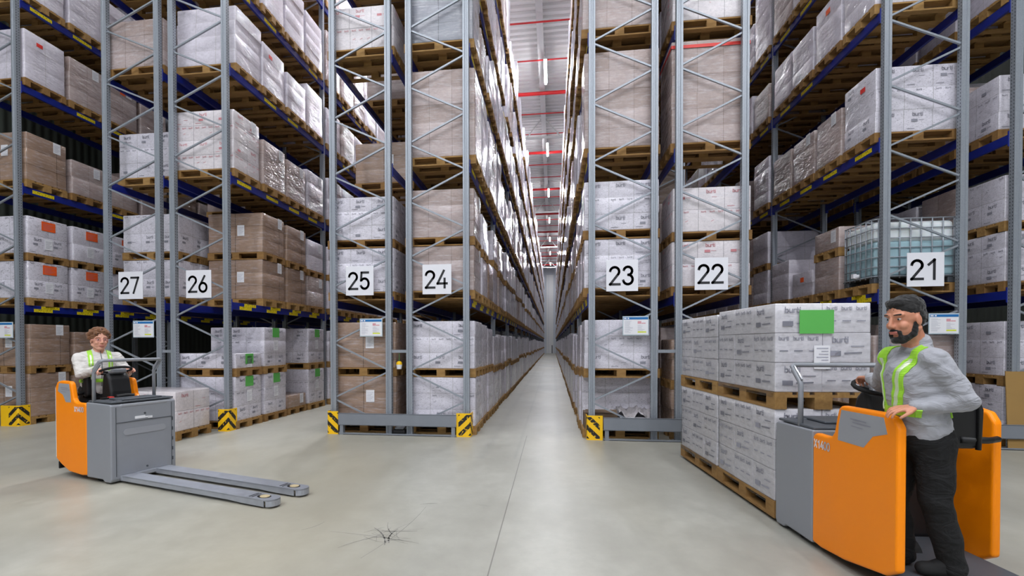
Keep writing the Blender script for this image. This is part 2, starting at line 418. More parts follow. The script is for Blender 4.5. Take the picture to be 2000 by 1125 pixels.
for k, yp in enumerate([24.0 + 7.4 * i for i in range(8)]):
    for j, (dy, r) in enumerate([(0, .085), (-2.8, .028), (-5.3, .032)]):
        e = empty('sprinkler_pipe', (0, yp + dy, ZC - .62)); tag(e, '%s red pipe crossing under the roof' % ('thick' if j == 0 else 'thin'), 'pipe', 'thick red pipes under the roof' if j == 0 else 'thin red pipes under the roof')
        m = MB(); m.tube([(XL, 0, 0), (XR, 0, 0)], r, 8); link_mesh('pipe_run%d' % j, m, MT['red'], e).name = 'pipe_run'
        for hx_ in (-9.5, -3.2, 2.4, 8.0):
            m = MB(); m.tube([(0, 0, 0), (0, 0, .63)], .008, 5); link_mesh('pipe_hanger', m, MT['steel'], e).location = (hx_, 0, 0)
# far end door-like bright strip on the back wall
m = MB(); m.b2(-.62, .12, YB - .12, YB, 0, 12.6); m.b2(-.95, -.68, YB - .2, YB, 0, 12.6); trim(m, MT['trim'], 'pale column casing on the far end wall')
m = MB(); m.b2(-.14, -.0, YB - .3, YB - .18, 0, 1.3); tag(m.build('wall_post', MT['tdark']), 'small dark post standing at the far end wall of the centre aisle', 'post')

# ceiling lights : housing, tube, hanger + the light it gives
def lamp(x, y, lb, grp, power=430, vis=True):
    e = empty('tube_light', (x, y, ZC - .75)); tag(e, lb, 'ceiling light', grp)
    m = MB(); m.b2(-.07, .07, -.95, .95, .02, .09); link_mesh('housing', m, MT['beamwhite'], e)
    m = MB(); m.tube([(0, -.92, -.03), (0, .92, -.03)], .055, 10); link_mesh('tube', m, MT['tube'], e)
    m = MB(); m.tube([(0, -.7, .09), (0, -.7, .74)], .008, 5); m.tube([(0, .7, .09), (0, .7, .74)], .008, 5); link_mesh('hanger', m, MT['steel'], e)
    ld = bpy.data.lights.new('tube_light_glow', 'AREA'); ld.shape = 'RECTANGLE'; ld.size = .16; ld.size_y = 1.9; ld.energy = power; ld.color = (.92, .94, 1)
    lo = bpy.data.objects.new('glow', ld); COL.objects.link(lo); lo.location = (0, 0, -.07); lo.parent = e
for i in range(8):
    lamp(AISX[2], 13.2 + 8.7 * i if i else 13.2, 'glowing tube light hanging over the centre aisle', 'tube lights over the centre aisle', 760)
for ax, nm in ((AISX[0], 'between the leftmost rack and rack twenty-seven'), (AISX[1], 'between racks twenty-six and twenty-five'), (AISX[3], 'between racks twenty-two and twenty-one')):
    for i in range(3): lamp(ax, 12.6 + 8.7 * i, 'glowing tube light over the aisle ' + nm, 'tube lights over the side aisles', {0: 200, 1: 1650, 3: 230}[AISX.index(ax)])
for x in (-9.0, -4.7, -.3, 3.9, 8.5):
    for y in (4.4, -2.5, -9.0): lamp(x, y, 'tube light over the open floor in front of the racks', 'tube lights over the front floor', 300 if y > 0 else 860)

# ------------------------------------------------------------------ rack parts
def post_mesh():
    m = MB(); w, d = .10, .085; g = .012
    pr = [(-w/2, -d/2), (-.018, -d/2), (-.012, -d/2 + g), (.012, -d/2 + g), (.018, -d/2), (w/2, -d/2), (w/2, d/2), (.018, d/2), (.012, d/2 - g), (-.012, d/2 - g), (-.018, d/2), (-w/2, d/2)]
    # u coordinate: .5 is on a hole column
    us = [(.1, .25), (.25, .25), (.25, .25), (.25, .25), (.25, .1), (-.35, 1.35), (.1, .25), (.25, .25), (.25, .25), (.25, .25), (.25, .1), (-.35, 1.35)]
    us = [(.1, .2)] * 12; us[5] = (.0, 2.0); us[11] = (.0, 2.0)
    n = len(pr); vs = [(p[0], p[1], 0) for p in pr] + [(p[0], p[1], RT) for p in pr]
    fs = []; uv = []
    for i in range(n):
        fs.append((i, (i + 1) % n, n + (i + 1) % n, n + i)); a_, b_ = us[i]; uv.append([(a_, 0), (b_, 0), (b_, RT), (a_, RT)])
    fs.append(tuple(range(n, 2 * n))); uv.append([(0, 0)] * n)
    m.add(vs, fs, 0, uv); m.box((0, 0, .006), (.16, .14, .012)); return m.mesh('upright', [MT['post']])
POST = post_mesh()
PZ = .955
def brace_segs(w, phase):
    segs = []; z = .11; 
    zs = []; k = 0
    left0 = 1.07 if phase == 0 else .60
    # nodes alternate left/right every half pitch
    z = left0 - PZ; side = 0
    while z < RT - .15:
        z2 = z + PZ / 2
        a = (0, z + .03) if side == 0 else (w, z + .03); b = (w, z2 - .03) if side == 0 else (0, z2 - .03)
        if z < .08:
            t = (.10 - a[1]) / (b[1] - a[1])
            if t < 1: a = (a[0] + (b[0] - a[0]) * t, .10)
            else: a = None
        if a: segs.append((a, b))
        z = z2; side = 1 - side
    return segs
def brace_into(m, a, b, xo=0, y=0):
    d = Vector((b[0] - a[0], 0, b[1] - a[1])); L = d.length; ang = math.atan2(d.z, d.x)
    R = Matrix.Rotation(-ang, 3, 'Y'); m.box((xo + (a[0] + b[0]) / 2, y, (a[1] + b[1]) / 2), (L, .03, .026), 0, R)
def beam_mesh():
    m = MB(); m.b2(-.022, .022, .045, BAY - .045, -.125, 0); m.b2(-.028, .028, .0425, .055, -.17, .05); m.b2(-.028, .028, BAY - .055, BAY - .0425, -.17, .05)
    return m.mesh('beam', [MT['blue']])
BEAM = beam_mesh()
def loc_mesh(two, w=.42):
    m = MB()
    def q(y0, y1, z0, z1):
        m.b2(-.0015, .0015, y0, y1, z0, z1, 0, True)
    if two: q(0, .36, -.122, -.062); q(.14, .50, -.060, -.004)
    else: q(0, w, -.095, -.03)
    return m.mesh('location_label', [MT['loclabel']])
LOC1 = loc_mesh(False); LOC2 = loc_mesh(True)
RNAME = {28: 'unnumbered leftmost rack', 20: 'unnumbered rightmost rack'}
NW = {20: 'twenty', 21: 'twenty-one', 22: 'twenty-two', 23: 'twenty-three', 24: 'twenty-four', 25: 'twenty-five', 26: 'twenty-six', 27: 'twenty-seven', 28: 'twenty-eight'}
for k in range(21, 28): RNAME[k] = 'rack ' + NW[k]
RACKROOT = {}
for num, (xa, xb) in RACK.items():
    xa += .05; xb -= .05; w = xb - xa; nb = NBAY[num]
    root = empty('pallet_rack', (xa, Y0 + .0425, 0))
    RACKROOT[num] = root
    tag(root, 'galvanised pallet racking with blue beams, ' + ('row behind the number board ' + NW[num] if 21 <= num <= 27 else 'leftmost row, at the left picture edge' if num == 28 else 'rightmost row, at the right picture edge'), 'pallet rack', 'rows of pallet racking')
    segs = brace_segs(w - .09, PH[num]); farbr = MB(); farn = 0; nbr = 0
    bmesh_cache = {}
    for f in range(nb + 1):
        y = f * BAY
        link('upright', POST, root, (0, y, 0)); link('upright', POST, root, (w, y, 0))
        for si, (a_, b_) in enumerate(segs):
            if nbr < 66 and f < 3:
                if si not in bmesh_cache:
                    mm = MB(); brace_into(mm, (0, 0), (b_[0] - a_[0], b_[1] - a_[1])); bmesh_cache[si] = mm.mesh('diagonal_brace', [MT['steel']])
                link('diagonal_brace', bmesh_cache[si], root, (a_[0] + .045, y, a_[1])); nbr += 1
            else: brace_into(farbr, a_, b_, .045, y)
    if farbr.v: tag(farbr.build('diagonal_brace', MT['steel'], root), None, kind='stuff')
    farbeam = MB()
    for b in range(nb):
        for li in range(1, 6):
            for sx, xx in ((-1, -.035), (1, w + .035)):
                inner = .0
                if b < 10:
                    bo = link('beam', BEAM, root, (xx, b * BAY, LV[li]))
                    side = AISLE[num]
                    if sx == side and b < (3 if num in (24, 26) else 2):
                        for s in range(4):
                            if li > 1 and random.random() < .12: continue
                            link('location_label', LOC2 if li == 1 else LOC1, bo, (sx * .024, .22 + s * .885 + random.uniform(-.03, .05), 0))
                    if sx != side and li == 1 and b < 2 and num in (28, 26):
                        pass
                else: farbeam.b2(xx - .022, xx + .022, b * BAY + .045, (b + 1) * BAY - .045, LV[li] - .125, LV[li])
    if farbeam.v: tag(farbeam.build('beam', MT['blue'], root), None, kind='stuff')

# spacers between back to back racks
for a_, b_, z in ((25, 24, 1.41), (23, 22, 1.41), (27, 26, 1.41)):
    x0 = RACK[a_][1]; x1 = RACK[b_][0]; m = MB(); m.b2(x0, x1, Y0 + .02, Y0 + .06, z - .025, z + .025)
    tag(m.build('row_spacer', MT['steel']), 'short steel spacer bar joining racks %s and %s' % (NW[a_], NW[b_]), 'spacer bar')

# ------------------------------------------------------------------ digits and letters
def arc(cx, cy, r, a0, a1, n=12, ry=None):
    ry = ry or r
    return [(cx + r * math.cos(math.radians(a0 + (a1 - a0) * i / n)), cy + ry * math.sin(math.radians(a0 + (a1 - a0) * i / n))) for i in range(n + 1)]
DIG = {
 '1': [[(.10, .76), (.36, 1), (.36, 0)]],
 '2': [arc(.27, .73, .25, 170, -35, 12, .25) + [(.02, 0), (.54, 0)]],
 '3': [arc(.27, .76, .23, 165, -80, 12, .23), arc(.27, .27, .26, 82, -165, 14, .27)],
 '4': [[(.38, 1), (.0, .24), (.56, .24)], [(.43, .52), (.43, 0)]],
 '5': [[(.5, 1), (.08, 1), (.05, .52)] + arc(.27, .32, .26, 138, -150, 14, .31)],
 '6': [arc(.27, .28, .25, 0, 360, 20, .28), [(.06, .42), (.38, 1)]],
 '7': [[(.02, 1), (.53, 1), (.18, 0)]],
 '0': [arc(.27, .5, .25, 0, 360, 24, .5)], 'X': [[(0, 0), (.5, 1)], [(0, 1), (.5, 0)]],
 'b': [[(0, 1), (0, 0), (.34, 0)] + arc(.34, .31, .2, -90, 90, 6, .31) + [(0, .62)]],
 'u': [[(0, .62), (0, .1), (.1, 0), (.5, 0)], [(.5, .62), (.5, 0)]],
 'r': [[(0, 0), (0, .6), (.34, .62)]],
 't': [[(.1, .95), (.1, .1), (.2, 0), (.36, 0)], [(-.04, .62), (.34, .62)]],
 'i': [[(0, 0), (0, .62)], [(0, .84), (0, .95)]]}
ADV = {'b': .78, 'u': .76, 'r': .56, 't': .56, 'i': .3, '1': .72, 'X': .72, '4': .74, '0': .72}
def text(m, s, h, x, z, mapf, w=.13, mi=0, adv=None):
    for ch in s:
        for st_ in DIG[ch]:
            m.stroke([(x + p[0] * h, z + p[1] * h) for p in st_], w * h, mapf, mi)
        x += (adv if adv else ADV.get(ch, .72)) * h
    return x

SIGNX = {27: -7.592, 26: -6.24, 25: -3.245, 24: -1.904, 23: 1.09, 22: 2.43, 21: 5.408}
for num, x in SIGNX.items():
    e = empty('number_board', (x, Y0 - .012, 2.36)); tag(e, 'square white board with black number %s on the rack end' % NW[num], 'sign', 'aisle number boards')
    m = MB(); m.b2(-.245, .245, -.008, .004, 0, .495); bevel(m.build('panel', MT['sign'], e), .002)
    m = MB(); t = str(num); tw = .205 + .15
    text(m, t, .275, -.19, .11, lambda u, v: (u, -.0105, v), .135, 0, .74); m.build('number', MT['ink'], e)
BX = {28: -10.30, 27: -7.35, 25: -3.05, 23: 1.30, 21: 5.66}
for num, x in BX.items():
    e = empty('notice_board', (x, Y0 + .095 if num != 99 else Y0, 1.66))
    e.location.y = Y0 - .012
    hid = {28: 'leftmost rack', 27: 'rack twenty-seven', 25: 'rack twenty-five', 23: 'rack twenty-three', 21: 'rack twenty-one, behind the bearded person'}[num]
    tag(e, 'small framed white notice with blue header on ' + hid, 'notice', 'framed notices on the rack ends')
    # right edge tucks behind the right hand post
    hw = .20 if num not in (28, 27) else .21
    m = MB(); m.b2(-hw, hw, 0, .008, 0, .305); bevel(m.build('frame', MT['boardframe'], e), .002)
    m = MB(); m.b2(-hw + .012, hw - .012, -.005, -.003, .252, .288); m.build('header', MT['bluehdr'], e)
    m = MB(); m.b2(-hw + .02, -hw + .06, -.0065, -.005, .26, .28); m.b2(-hw + .075, -hw + .1, -.0065, -.005, .26, .28); m.build('header_logo', MT['sign'], e)
    m = MB(); m.b2(.03, .16, -.005, -.003, .045, .065); m.build('yellow_highlight', MT['lime'], e)
    m = MB(); m.b2(.03, .085, -.005, -.003, .185, .225); m.b2(.09, .15, -.005, -.003, .185, .2); m.build('diagram', MT['pinkblk'], e)
    m = MB(); m.b2(-hw + .012, hw - .012, -.003, 0, .015, .29)
    for k in range(12):
        z = .225 - k * .0165
        m.b2(-hw + .03, -hw + .03 + random.uniform(.06, .13), -.005, -.003, z, z + .004, 1)
        if k > 3 and k < 10: m.b2(.03, .03 + random.uniform(.05, .12), -.005, -.003, z, z + .004, 1)
    m.build('sheet', [MT['paper'], MT['linegrey']], e)

# chevron column guards
def guard(num, side, fw, sw):
    xc = RACK[num][1] + .035 if side > 0 else RACK[num][0] - .035
    m = MB(); r = .035; yf = Y0 - .075; t = .008
    path = [(xc - side * fw, yf, -fw), (xc - side * r, yf, -r)]
    for k in range(1, 6):
        an = PI / 2 * k / 6; path.append((xc - side * r + side * r * math.sin(an), yf + r - r * math.cos(an), -r + 2 * r * k / 6))
    path += [(xc, yf + r, r), (xc, yf + sw, sw)]
    vs = []; fs = []; uv = []
    for p in path: vs += [(p[0], p[1], .0), (p[0], p[1], .39)]
    for i in range(len(path) - 1):
        u0, u1 = path[i][2], path[i + 1][2]; fs.append((2 * i, 2 * i + 2, 2 * i + 3, 2 * i + 1)); uv.append([(u0, 0), (u1, 0), (u1, .39), (u0, .39)])
    m.add(vs, fs, 0, uv)
    o = m.build('column_guard', MT['chevron'])
    sm = o.modifiers.new('thick', 'SOLIDIFY'); sm.thickness = t; sm.offset = -1 if side > 0 else 1
    nm = RNAME[num]
    tag(o, 'black and yellow chevron column guard at the foot of %s' % nm, 'column guard', 'chevron column guards'); return o
guard(28, 1, .38, .22); guard(26, 1, .20, .24); guard(25, -1, .20, .24); guard(24, 1, .24, .24); guard(23, -1, .25, .24); guard(21, -1, .25, .24)
for (x0, x1, lb) in ((-3.60, -1.57, 'grey steel guard rail across the foot of racks twenty-five and twenty-four'), (.80, 2.93, 'grey steel guard rail across the foot of racks twenty-three and twenty-two'),
                     (5.15, 8.0, 'grey steel guard rail at the foot of racks behind the orange truck'), (-10.9, -10.35, 'grey steel guard rail beside the leftmost chevron guard')):
    e = empty('guard_rail', (x0, Y0 - .11, 0)); tag(e, lb, 'guard rail'); L = x1 - x0
    m = MB(); m.b2(0, L, 0, .008, .165, .36); m.b2(0, L, 0, .05, .355, .363); m.b2(0, L, 0, .05, .162, .17)
    m.build('channel', MT['guard'], e)
    m = MB(); m.b2(0, L, .02, .03, 0, .03); m.b2(0, L, .02, .07, .0, .008); m.b2(.02, .08, .01, .09, 0, .17); m.b2(L - .08, L - .02, .01, .09, 0, .17); m.build('foot_channel', MT['guard'], e)

# ------------------------------------------------------------------ pallets and goods
def pallet_mb(m, mi=0, lod=0):
    for x in (-.5275, 0, .5275):
        pass
    ws = [.145, .1, .145, .1, .145]; gap = (.8 - sum(ws)) / 4; y = -.4
    for k in ws: m.b2(-.6, .6, y, y + k, .122, .144, mi); y += k + gap
    for x in (-.5275, 0, .5275): m.b2(x - .0725, x + .0725, -.4, .4, .1, .122, mi)
    for y, wy in ((-.35, .1), (0, .145), (.35, .1)):
        for x in (-.5275, 0, .5275): m.b2(x - .0725, x + .0725, y - wy / 2, y + wy / 2, .022, .1, mi)
        m.b2(-.6, .6, y - wy / 2, y + wy / 2, 0, .022, mi)
_m = MB(); pallet_mb(_m); PALLET = _m.mesh('pallet', [MT['wood']])
def goods_mb(m, w, l, h, layers, cw, rnd, mi=0, z0=.144, x0=0, y0=0, lod=0):
    r = .018; ring = []; nseg = 4 if lod == 0 else 1
    cs = [(-w/2, -l/2), (w/2, -l/2), (w/2, l/2), (-w/2, l/2)]
    per = 0
    for i in range(4):
        a_ = Vector(cs[i]); b_ = Vector(cs[(i + 1) % 4]); d = (b_ - a_); L = d.length; d /= L
        a2 = a_ + d * r; b2_ = b_ - d * r
        for k in range(nseg + 1): ring.append((a2 + (b2_ - a2) * k / nseg, per + r + (L - 2 * r) * k / nseg, Vector((d.y, -d.x))))
        per += L
        if lod == 0: nx_ = Vector((d.y, -d.x)); nb_ = Vector((d.x, d.y)); cc = b_ - d * r - nx_ * r; ring.append((cc + (nx_ + nb_).normalized() * r, per, (nx_ + nb_).normalized()))
    n = len(ring)
    rows = []
    if lod == 0:
        for L_ in range(layers):
            for t, b in ((.0, -.0025), (.05, .0), (.5, .001), (.95, .0)): rows.append((L_ + t, b))
        rows.append((layers - .03, -.002)); rows.append((layers, -.016))
    else: rows = [(0, 0), (layers, 0)]
    off = [(rnd.uniform(-.006, .006), rnd.uniform(-.006, .006)) for _ in range(layers + 1)]
    vs = []
    for (z, b) in rows:
        ox, oy = off[min(int(z), layers)] if lod == 0 else (0, 0)
        for (p, u, nn) in ring:
            j = rnd.uniform(-.0022, .0022) if lod == 0 else 0
            vs.append((x0 + p.x + ox + nn.x * (b + j), y0 + p.y + oy + nn.y * (b + j), z0 + h * z / layers))
    fs = []; uv = []
    for i in range(len(rows) - 1):
        for k in range(n):
            k2 = (k + 1) % n; u0 = ring[k][1] / cw; u1 = ring[k2][1] / cw if k2 else per / cw + (ring[0][1]) / cw
            fs.append((i * n + k, i * n + k2, (i + 1) * n + k2, (i + 1) * n + k)); uv.append([(u0, rows[i][0]), (u1, rows[i][0]), (u1, rows[i + 1][0]), (u0, rows[i + 1][0])])
    t0 = (len(rows) - 1) * n
    fs.append(tuple(range(t0, t0 + n))); uv.append([((p.x + w / 2) / cw, (p.y + l / 2) / cw + .0) for (p, u, nn) in ring])
    fs.append(tuple(range(n))[::-1]); uv.append([(0, 0)] * n)
    m.add(vs, fs, mi, uv)
_G = {}
GW, GL = 1.17, .785
def goods(h, layers, kind, var, detail=True):
    pr = detail and kind in 'WR'; key = (round(h, 2), layers, kind, var % 3, pr)
    if key not in _G:
        m = MB(); goods_mb(m, GW, GL, h, layers, {'W': .39, 'P': .39, 'R': .39, 'B': .585, 'G': .39, 'D': .585}[kind], random.Random(var % 3 * 7 + layers), 0, .144)
        if pr: carton_print(m, h, layers, kind)
        me = m.mesh('wrapped_goods', [MT[kind], MT['redprint' if kind == 'R' else 'print']]); me.shade_smooth(); _G[key] = me
    return _G[key]
_PR = {}
def carton_print(m, h, layers, kind):
    """printed words and marks on the cartons of the two long and two short faces"""
    lh = h / layers; rn = random.Random(layers * 11 + int(h * 100)); e = .0045
    faces = [(GW, lambda u, v: (u - GW / 2, -GL / 2 - e, v + .144)), (GL, lambda u, v: (GW / 2 + e, u - GL / 2, v + .144)), (GL, lambda u, v: (-GW / 2 - e, GL / 2 - u, v + .144))]
    for L_, fn in faces:
        for k in range(layers):
            z = k * lh; typ = (k + (0 if kind == 'W' else 1)) % 2
            nc = int(round(L_ / .39))
            for c in range(nc):
                u = c * .39 + .02
                if typ == 0:
                    if rn.random() < .8: text(m, 'burti', .05, u + .1, z + lh - .095, fn, .17, 1)
                    if rn.random() < .6: m.stroke([(u + .1, z + lh - .165), (u + .145, z + lh - .165)], .04, fn, 1)
                    if rn.random() < .6: m.stroke([(u + .18, z + lh - .16), (u + .25, z + lh - .16)], .006, fn, 1)
                    if rn.random() < .5: m.stroke([(u + .02, z + .04), (u + .12, z + .04)], .008, fn, 1)
                else:
                    for q in range(3):
                        if rn.random() < .85: text(m, 'burti', .026, u + .02 + q * .128, z + lh - .05, fn, .16, 1)
                        if rn.random() < .3: m.stroke([(u + .04 + q * .128, z + lh * .45), (u + .08 + q * .128, z + lh * .5)], .007, fn, 1)
def sheet_mesh(name, w, h, mat, lines=None):
    m = MB(); m.b2(-w / 2, w / 2, -.002, 0, 0, h)
    mats = [mat]
    if lines:
        mats.append(lines)
        for k in range(6): m.b2(-w * .4, w * (.1 + .3 * ((k * 7) % 3) / 2), -.0032, -.002, h * (.15 + .12 * k), h * (.18 + .12 * k), 1)
    return m.mesh(name, mats)
SH = {'l': ('paper_label', sheet_mesh('paper_label', .15, .21, MT['paper'], MT['linegrey'])),
      'o': ('orange_sheet', sheet_mesh('orange_sheet', .27, .18, MT['orange_s'], MT['redprint'])),
      'g': ('green_sheet', sheet_mesh('green_sheet', .24, .19, MT['green_s'])),
      'r': ('red_sticker', sheet_mesh('red_sticker', .12, .07, MT['red_s'])),
      'O': ('orange_sticker', sheet_mesh('orange_sticker', .13, .09, MT['orange_s']))}
def band_mesh(h):
    m = MB(); z = .144 + h - .09; e = .006
    for (a_, b_) in (((-GW/2 - e, -GL/2 - e), (GW/2 + e, -GL/2 - e)), ((-GW/2 - e, -GL/2 - e), (-GW/2 - e, GL/2)), ((GW/2 + e, -GL/2 - e), (GW/2 + e, GL/2))):
        m.box(((a_[0] + b_[0]) / 2, (a_[1] + b_[1]) / 2, z), (abs(b_[0] - a_[0]) + .003, abs(b_[1] - a_[1]) + .003, .05))
    return m.mesh('red_band', [MT['red_s']])

DESC = {'W': 'white printed carton load', 'P': 'pale film-wrapped load', 'R': 'white red-printed carton load', 'B': 'brown carton load', 'G': 'grey-brown film-wrapped load', 'D': 'blue-grey film-wrapped load'}
LVN = ['floor level', 'first beam', 'second beam', 'third beam', 'fourth beam', 'top beam']
ORD = ['front', 'second', 'third', 'fourth', 'fifth', 'sixth', 'seventh', 'eighth', 'ninth', 'tenth', 'eleventh', 'twelfth']
def ordn(i):
    if i < 12: return ORD[i]
    n = i + 1; return '%d%s' % (n, 'th' if 10 < n % 100 < 20 else {1: 'st', 2: 'nd', 3: 'rd'}.get(n % 10, 'th'))
def make_load(x, y, z, h, kind, extras, label, group, side=1, rz=0, var=0, layers=None, detail=True):
    """h = full height with its pallet"""
    gh = h - .144; layers = layers or max(1, int(round(gh / .29)))
    e = empty('pallet_load', (x, y, z), rz); tag(e, label, 'pallet load', group)
    link('pallet', PALLET, e); link('wrapped_goods', goods(gh, layers, kind, var, detail), e)
    rn = random.Random(int(abs(x * 31 + y * 17 + z * 7) * 100)); Lh = gh / layers
    for c in extras:
        if c == 'b': link('red_band', band_mesh(gh), e); continue
        nm, me = SH[c]; o = link(nm, me, e)
        zt = .144 + gh - Lh * .5 - (.09 if c in 'og' else .1) + (Lh * .1)
        ys = {'o': .02, 'g': .02, 'l': side * .2, 'r': -.12, 'O': .0}[c] + rn.uniform(-.03, .03)
        if c == 'l' and ('o' in extras or 'g' in extras): zt -= Lh; ys = .0
        zt = max(zt, .16)
        if side > 0: o.location = (GW / 2 + .007, ys, zt); o.rotation_euler = (0, 0, PI / 2)
        else: o.location = (-GW / 2 - .007, ys, zt); o.rotation_euler = (0, 0, -PI / 2)
        if c == 'l' and kind == 'B':
            o2 = link(nm, me, e); o2.location = (.12, -GL / 2 - .007, .144 + gh - .45 if gh > .6 else .2)
    return e

S2 = lambda k, h1, h2, ex='', ex2=None: [(h1, k, ex), (h2, k, ex if ex2 is None else ex2)]
OV = {}
for b in range(2):
    for s in range(4):
        OV[28, 0, b * 4 + s] = S2('B', .98, .95, 'l'); OV[28, 1, b * 4 + s] = S2('W', .86, .86, 'ol')
OV[28, 0, 1] = S2('B', .9, .9, 'l')
for s in range(2, 10): OV[28, 0, s] = []
OV[28, 2, 0] = [(1.05, 'B', 'l')]; OV[28, 2, 1] = [(.85, 'G', 'l')]; OV[28, 2, 2] = [(.85, 'G', '')]
OV[28, 3, 0] = [(1.08, 'P', 'r')]; OV[28, 3, 1] = [(1.05, 'G', 'l')]; OV[28, 3, 2] = [(1.1, 'G', 'Ol')]; OV[28, 3, 3] = [(.95, 'G', 'l')]
OV[28, 4, 0] = [(1.3, 'P', '')]; OV[28, 4, 1] = [(1.35, 'P', 'O')]; OV[28, 4, 2] = [(1.2, 'P', '')]
for s in range(12): OV[27, 0, s] = []
OV[27, 0, 1] = [(.5, 'B', '')]; OV[27, 0, 2] = [(.55, 'B', '')]
OV[27, 1, 0] = S2('W', .86, .86); OV[27, 1, 1] = S2('W', .86, .86); OV[27, 1, 2] = []; OV[27, 1, 3] = S2('G', .8, .8)
OV[27, 2, 0] = [(.98, 'W', '')]; OV[27, 2, 1] = []; OV[27, 2, 2] = []; OV[27, 2, 3] = [(.9, 'G', '')]
OV[27, 3, 0] = [(1.0, 'G', '')]; OV[27, 3, 1] = [(.9, 'G', '')]; OV[27, 3, 2] = []
OV[26, 0, 0] = [(.95, 'W', 'gl'), (.42, 'W', 'gl')]; OV[26, 0, 1] = [(.95, 'W', 'gl'), (.92, 'W', 'gl')]; OV[26, 0, 2] = [(.42, 'B', 'l')]; OV[26, 0, 3] = [(.95, 'W', 'gl'), (.95, 'W', 'gl')]
OV[26, 1, 0] = []; OV[26, 1, 1] = [(.92, 'B', 'l'), (.92, 'B', 'l')]; OV[26, 1, 2] = [(.9, 'B', 'l'), (.9, 'B', 'l')]; OV[26, 1, 3] = [(.85, 'G', 'l'), (.85, 'P', 'l')]
OV[26, 2, 0] = [(1.2, 'R', 'l')]; OV[26, 2, 1] = [(1.02, 'G', 'l')]; OV[26, 2, 2] = [(.95, 'G', 'l')]; OV[26, 2, 3] = [(1.05, 'P', 'l')]
OV[26, 3, 0] = [(1.18, 'P', '')]; OV[26, 3, 1] = [(1.02, 'P', 'r')]; OV[26, 3, 2] = [(.9, 'P', '')]; OV[26, 3, 3] = [(1.12, 'P', '')]
OV[26, 4, 0] = [(1.3, 'P', '')]; OV[26, 4, 1] = [(1.35, 'P', '')]; OV[26, 4, 2] = [(1.3, 'P', '')]; OV[26, 4, 3] = [(1.2, 'P', '')]
OV[25, 0, 0] = [(.98, 'B', 'l'), (.93, 'B', 'l')]; OV[25, 1, 0] = [(.90, 'W', ''), (.88, 'W', '')]; OV[25, 2, 0] = []; OV[25, 2, 1] = [(.92, 'B', 'l')]; OV[25, 2, 2] = []; OV[25, 2, 3] = [(.9, 'G', '')]
OV[25, 3, 0] = [(.86, 'R', '')]; OV[25, 3, 1] = []; OV[25, 3, 2] = [(.8, 'G', '')]
OV[24, 0, 0] = S2('W', .97, .95); OV[24, 1, 0] = [(.9, 'G', 'l'), (.95, 'G', 'l')]; OV[24, 2, 0] = [(1.6, 'G', '')]; OV[24, 3, 0] = [(1.4, 'D', '')]
OV[24, 0, 1] = S2('P', .95, .95); OV[24, 0, 2] = S2('P', .95, .90); OV[24, 1, 1] = S2('P', .85, .8); OV[24, 1, 2] = [(.9, 'B', '')]
OV[23, 0, 0] = S2('W', .98, .94); OV[23, 1, 0] = S2('W', .93, .93); OV[23, 2, 0] = [(1.68, 'G', '')]; OV[23, 3, 0] = [(1.35, 'G', '')]
OV[22, 0, 0] = S2('B', .8, .8); OV[22, 1, 0] = S2('R', .86, .84); OV[22, 2, 0] = [(1.74, 'G', 'b')]; OV[22, 3, 0] = [(1.3, 'R', '')]
for s in range(1, 4): OV[22, 2, s] = []; 
OV[21, 0, 0] = S2('G', .9, .75); OV[21, 0, 1] = S2('B', .9, .75)
OV[21, 1, 0] = 'IBC'; OV[21, 1, 1] = S2('G', .72, .5, '', 'l'); OV[21, 1, 2] = [(.62, 'P', 'O')]; OV[21, 1, 3] = [(.95, 'P', '')]
OV[21, 2, 0] = [(1.12, 'W', 'r')]; OV[21, 2, 1] = [(.95, 'G', 'l')]; OV[21, 2, 2] = [(.95, 'G', 'l')]; OV[21, 2, 3] = [(.95, 'G', '')]
OV[21, 3, 0] = [(1.2, 'P', '')]; OV[21, 3, 1] = [(1.05, 'P', 'O')]; OV[21, 3, 2] = [(.95, 'P', '')]; OV[21, 3, 3] = [(1.0, 'P', '')]
OV[21, 4, 0] = [(1.3, 'P', '')]; OV[21, 4, 1] = [(1.3, 'P', '')]
OV[20, 0, 0] = [(.90, 'W', ''), (.95, 'W', '')]; OV[20, 1, 0] = S2('W', .88, .82); OV[20, 2, 0] = [(.95, 'W', '')]; OV[20, 2, 1] = [(1.15, 'G', 'l')]; OV[20, 3, 0] = [(1.0, 'P', '')]
SETB = {(27, 1, 0): .30, (27, 2, 0): .25, (25, 2, 1): .28, (26, 3, 0): .1, (20, 2, 0): .12}

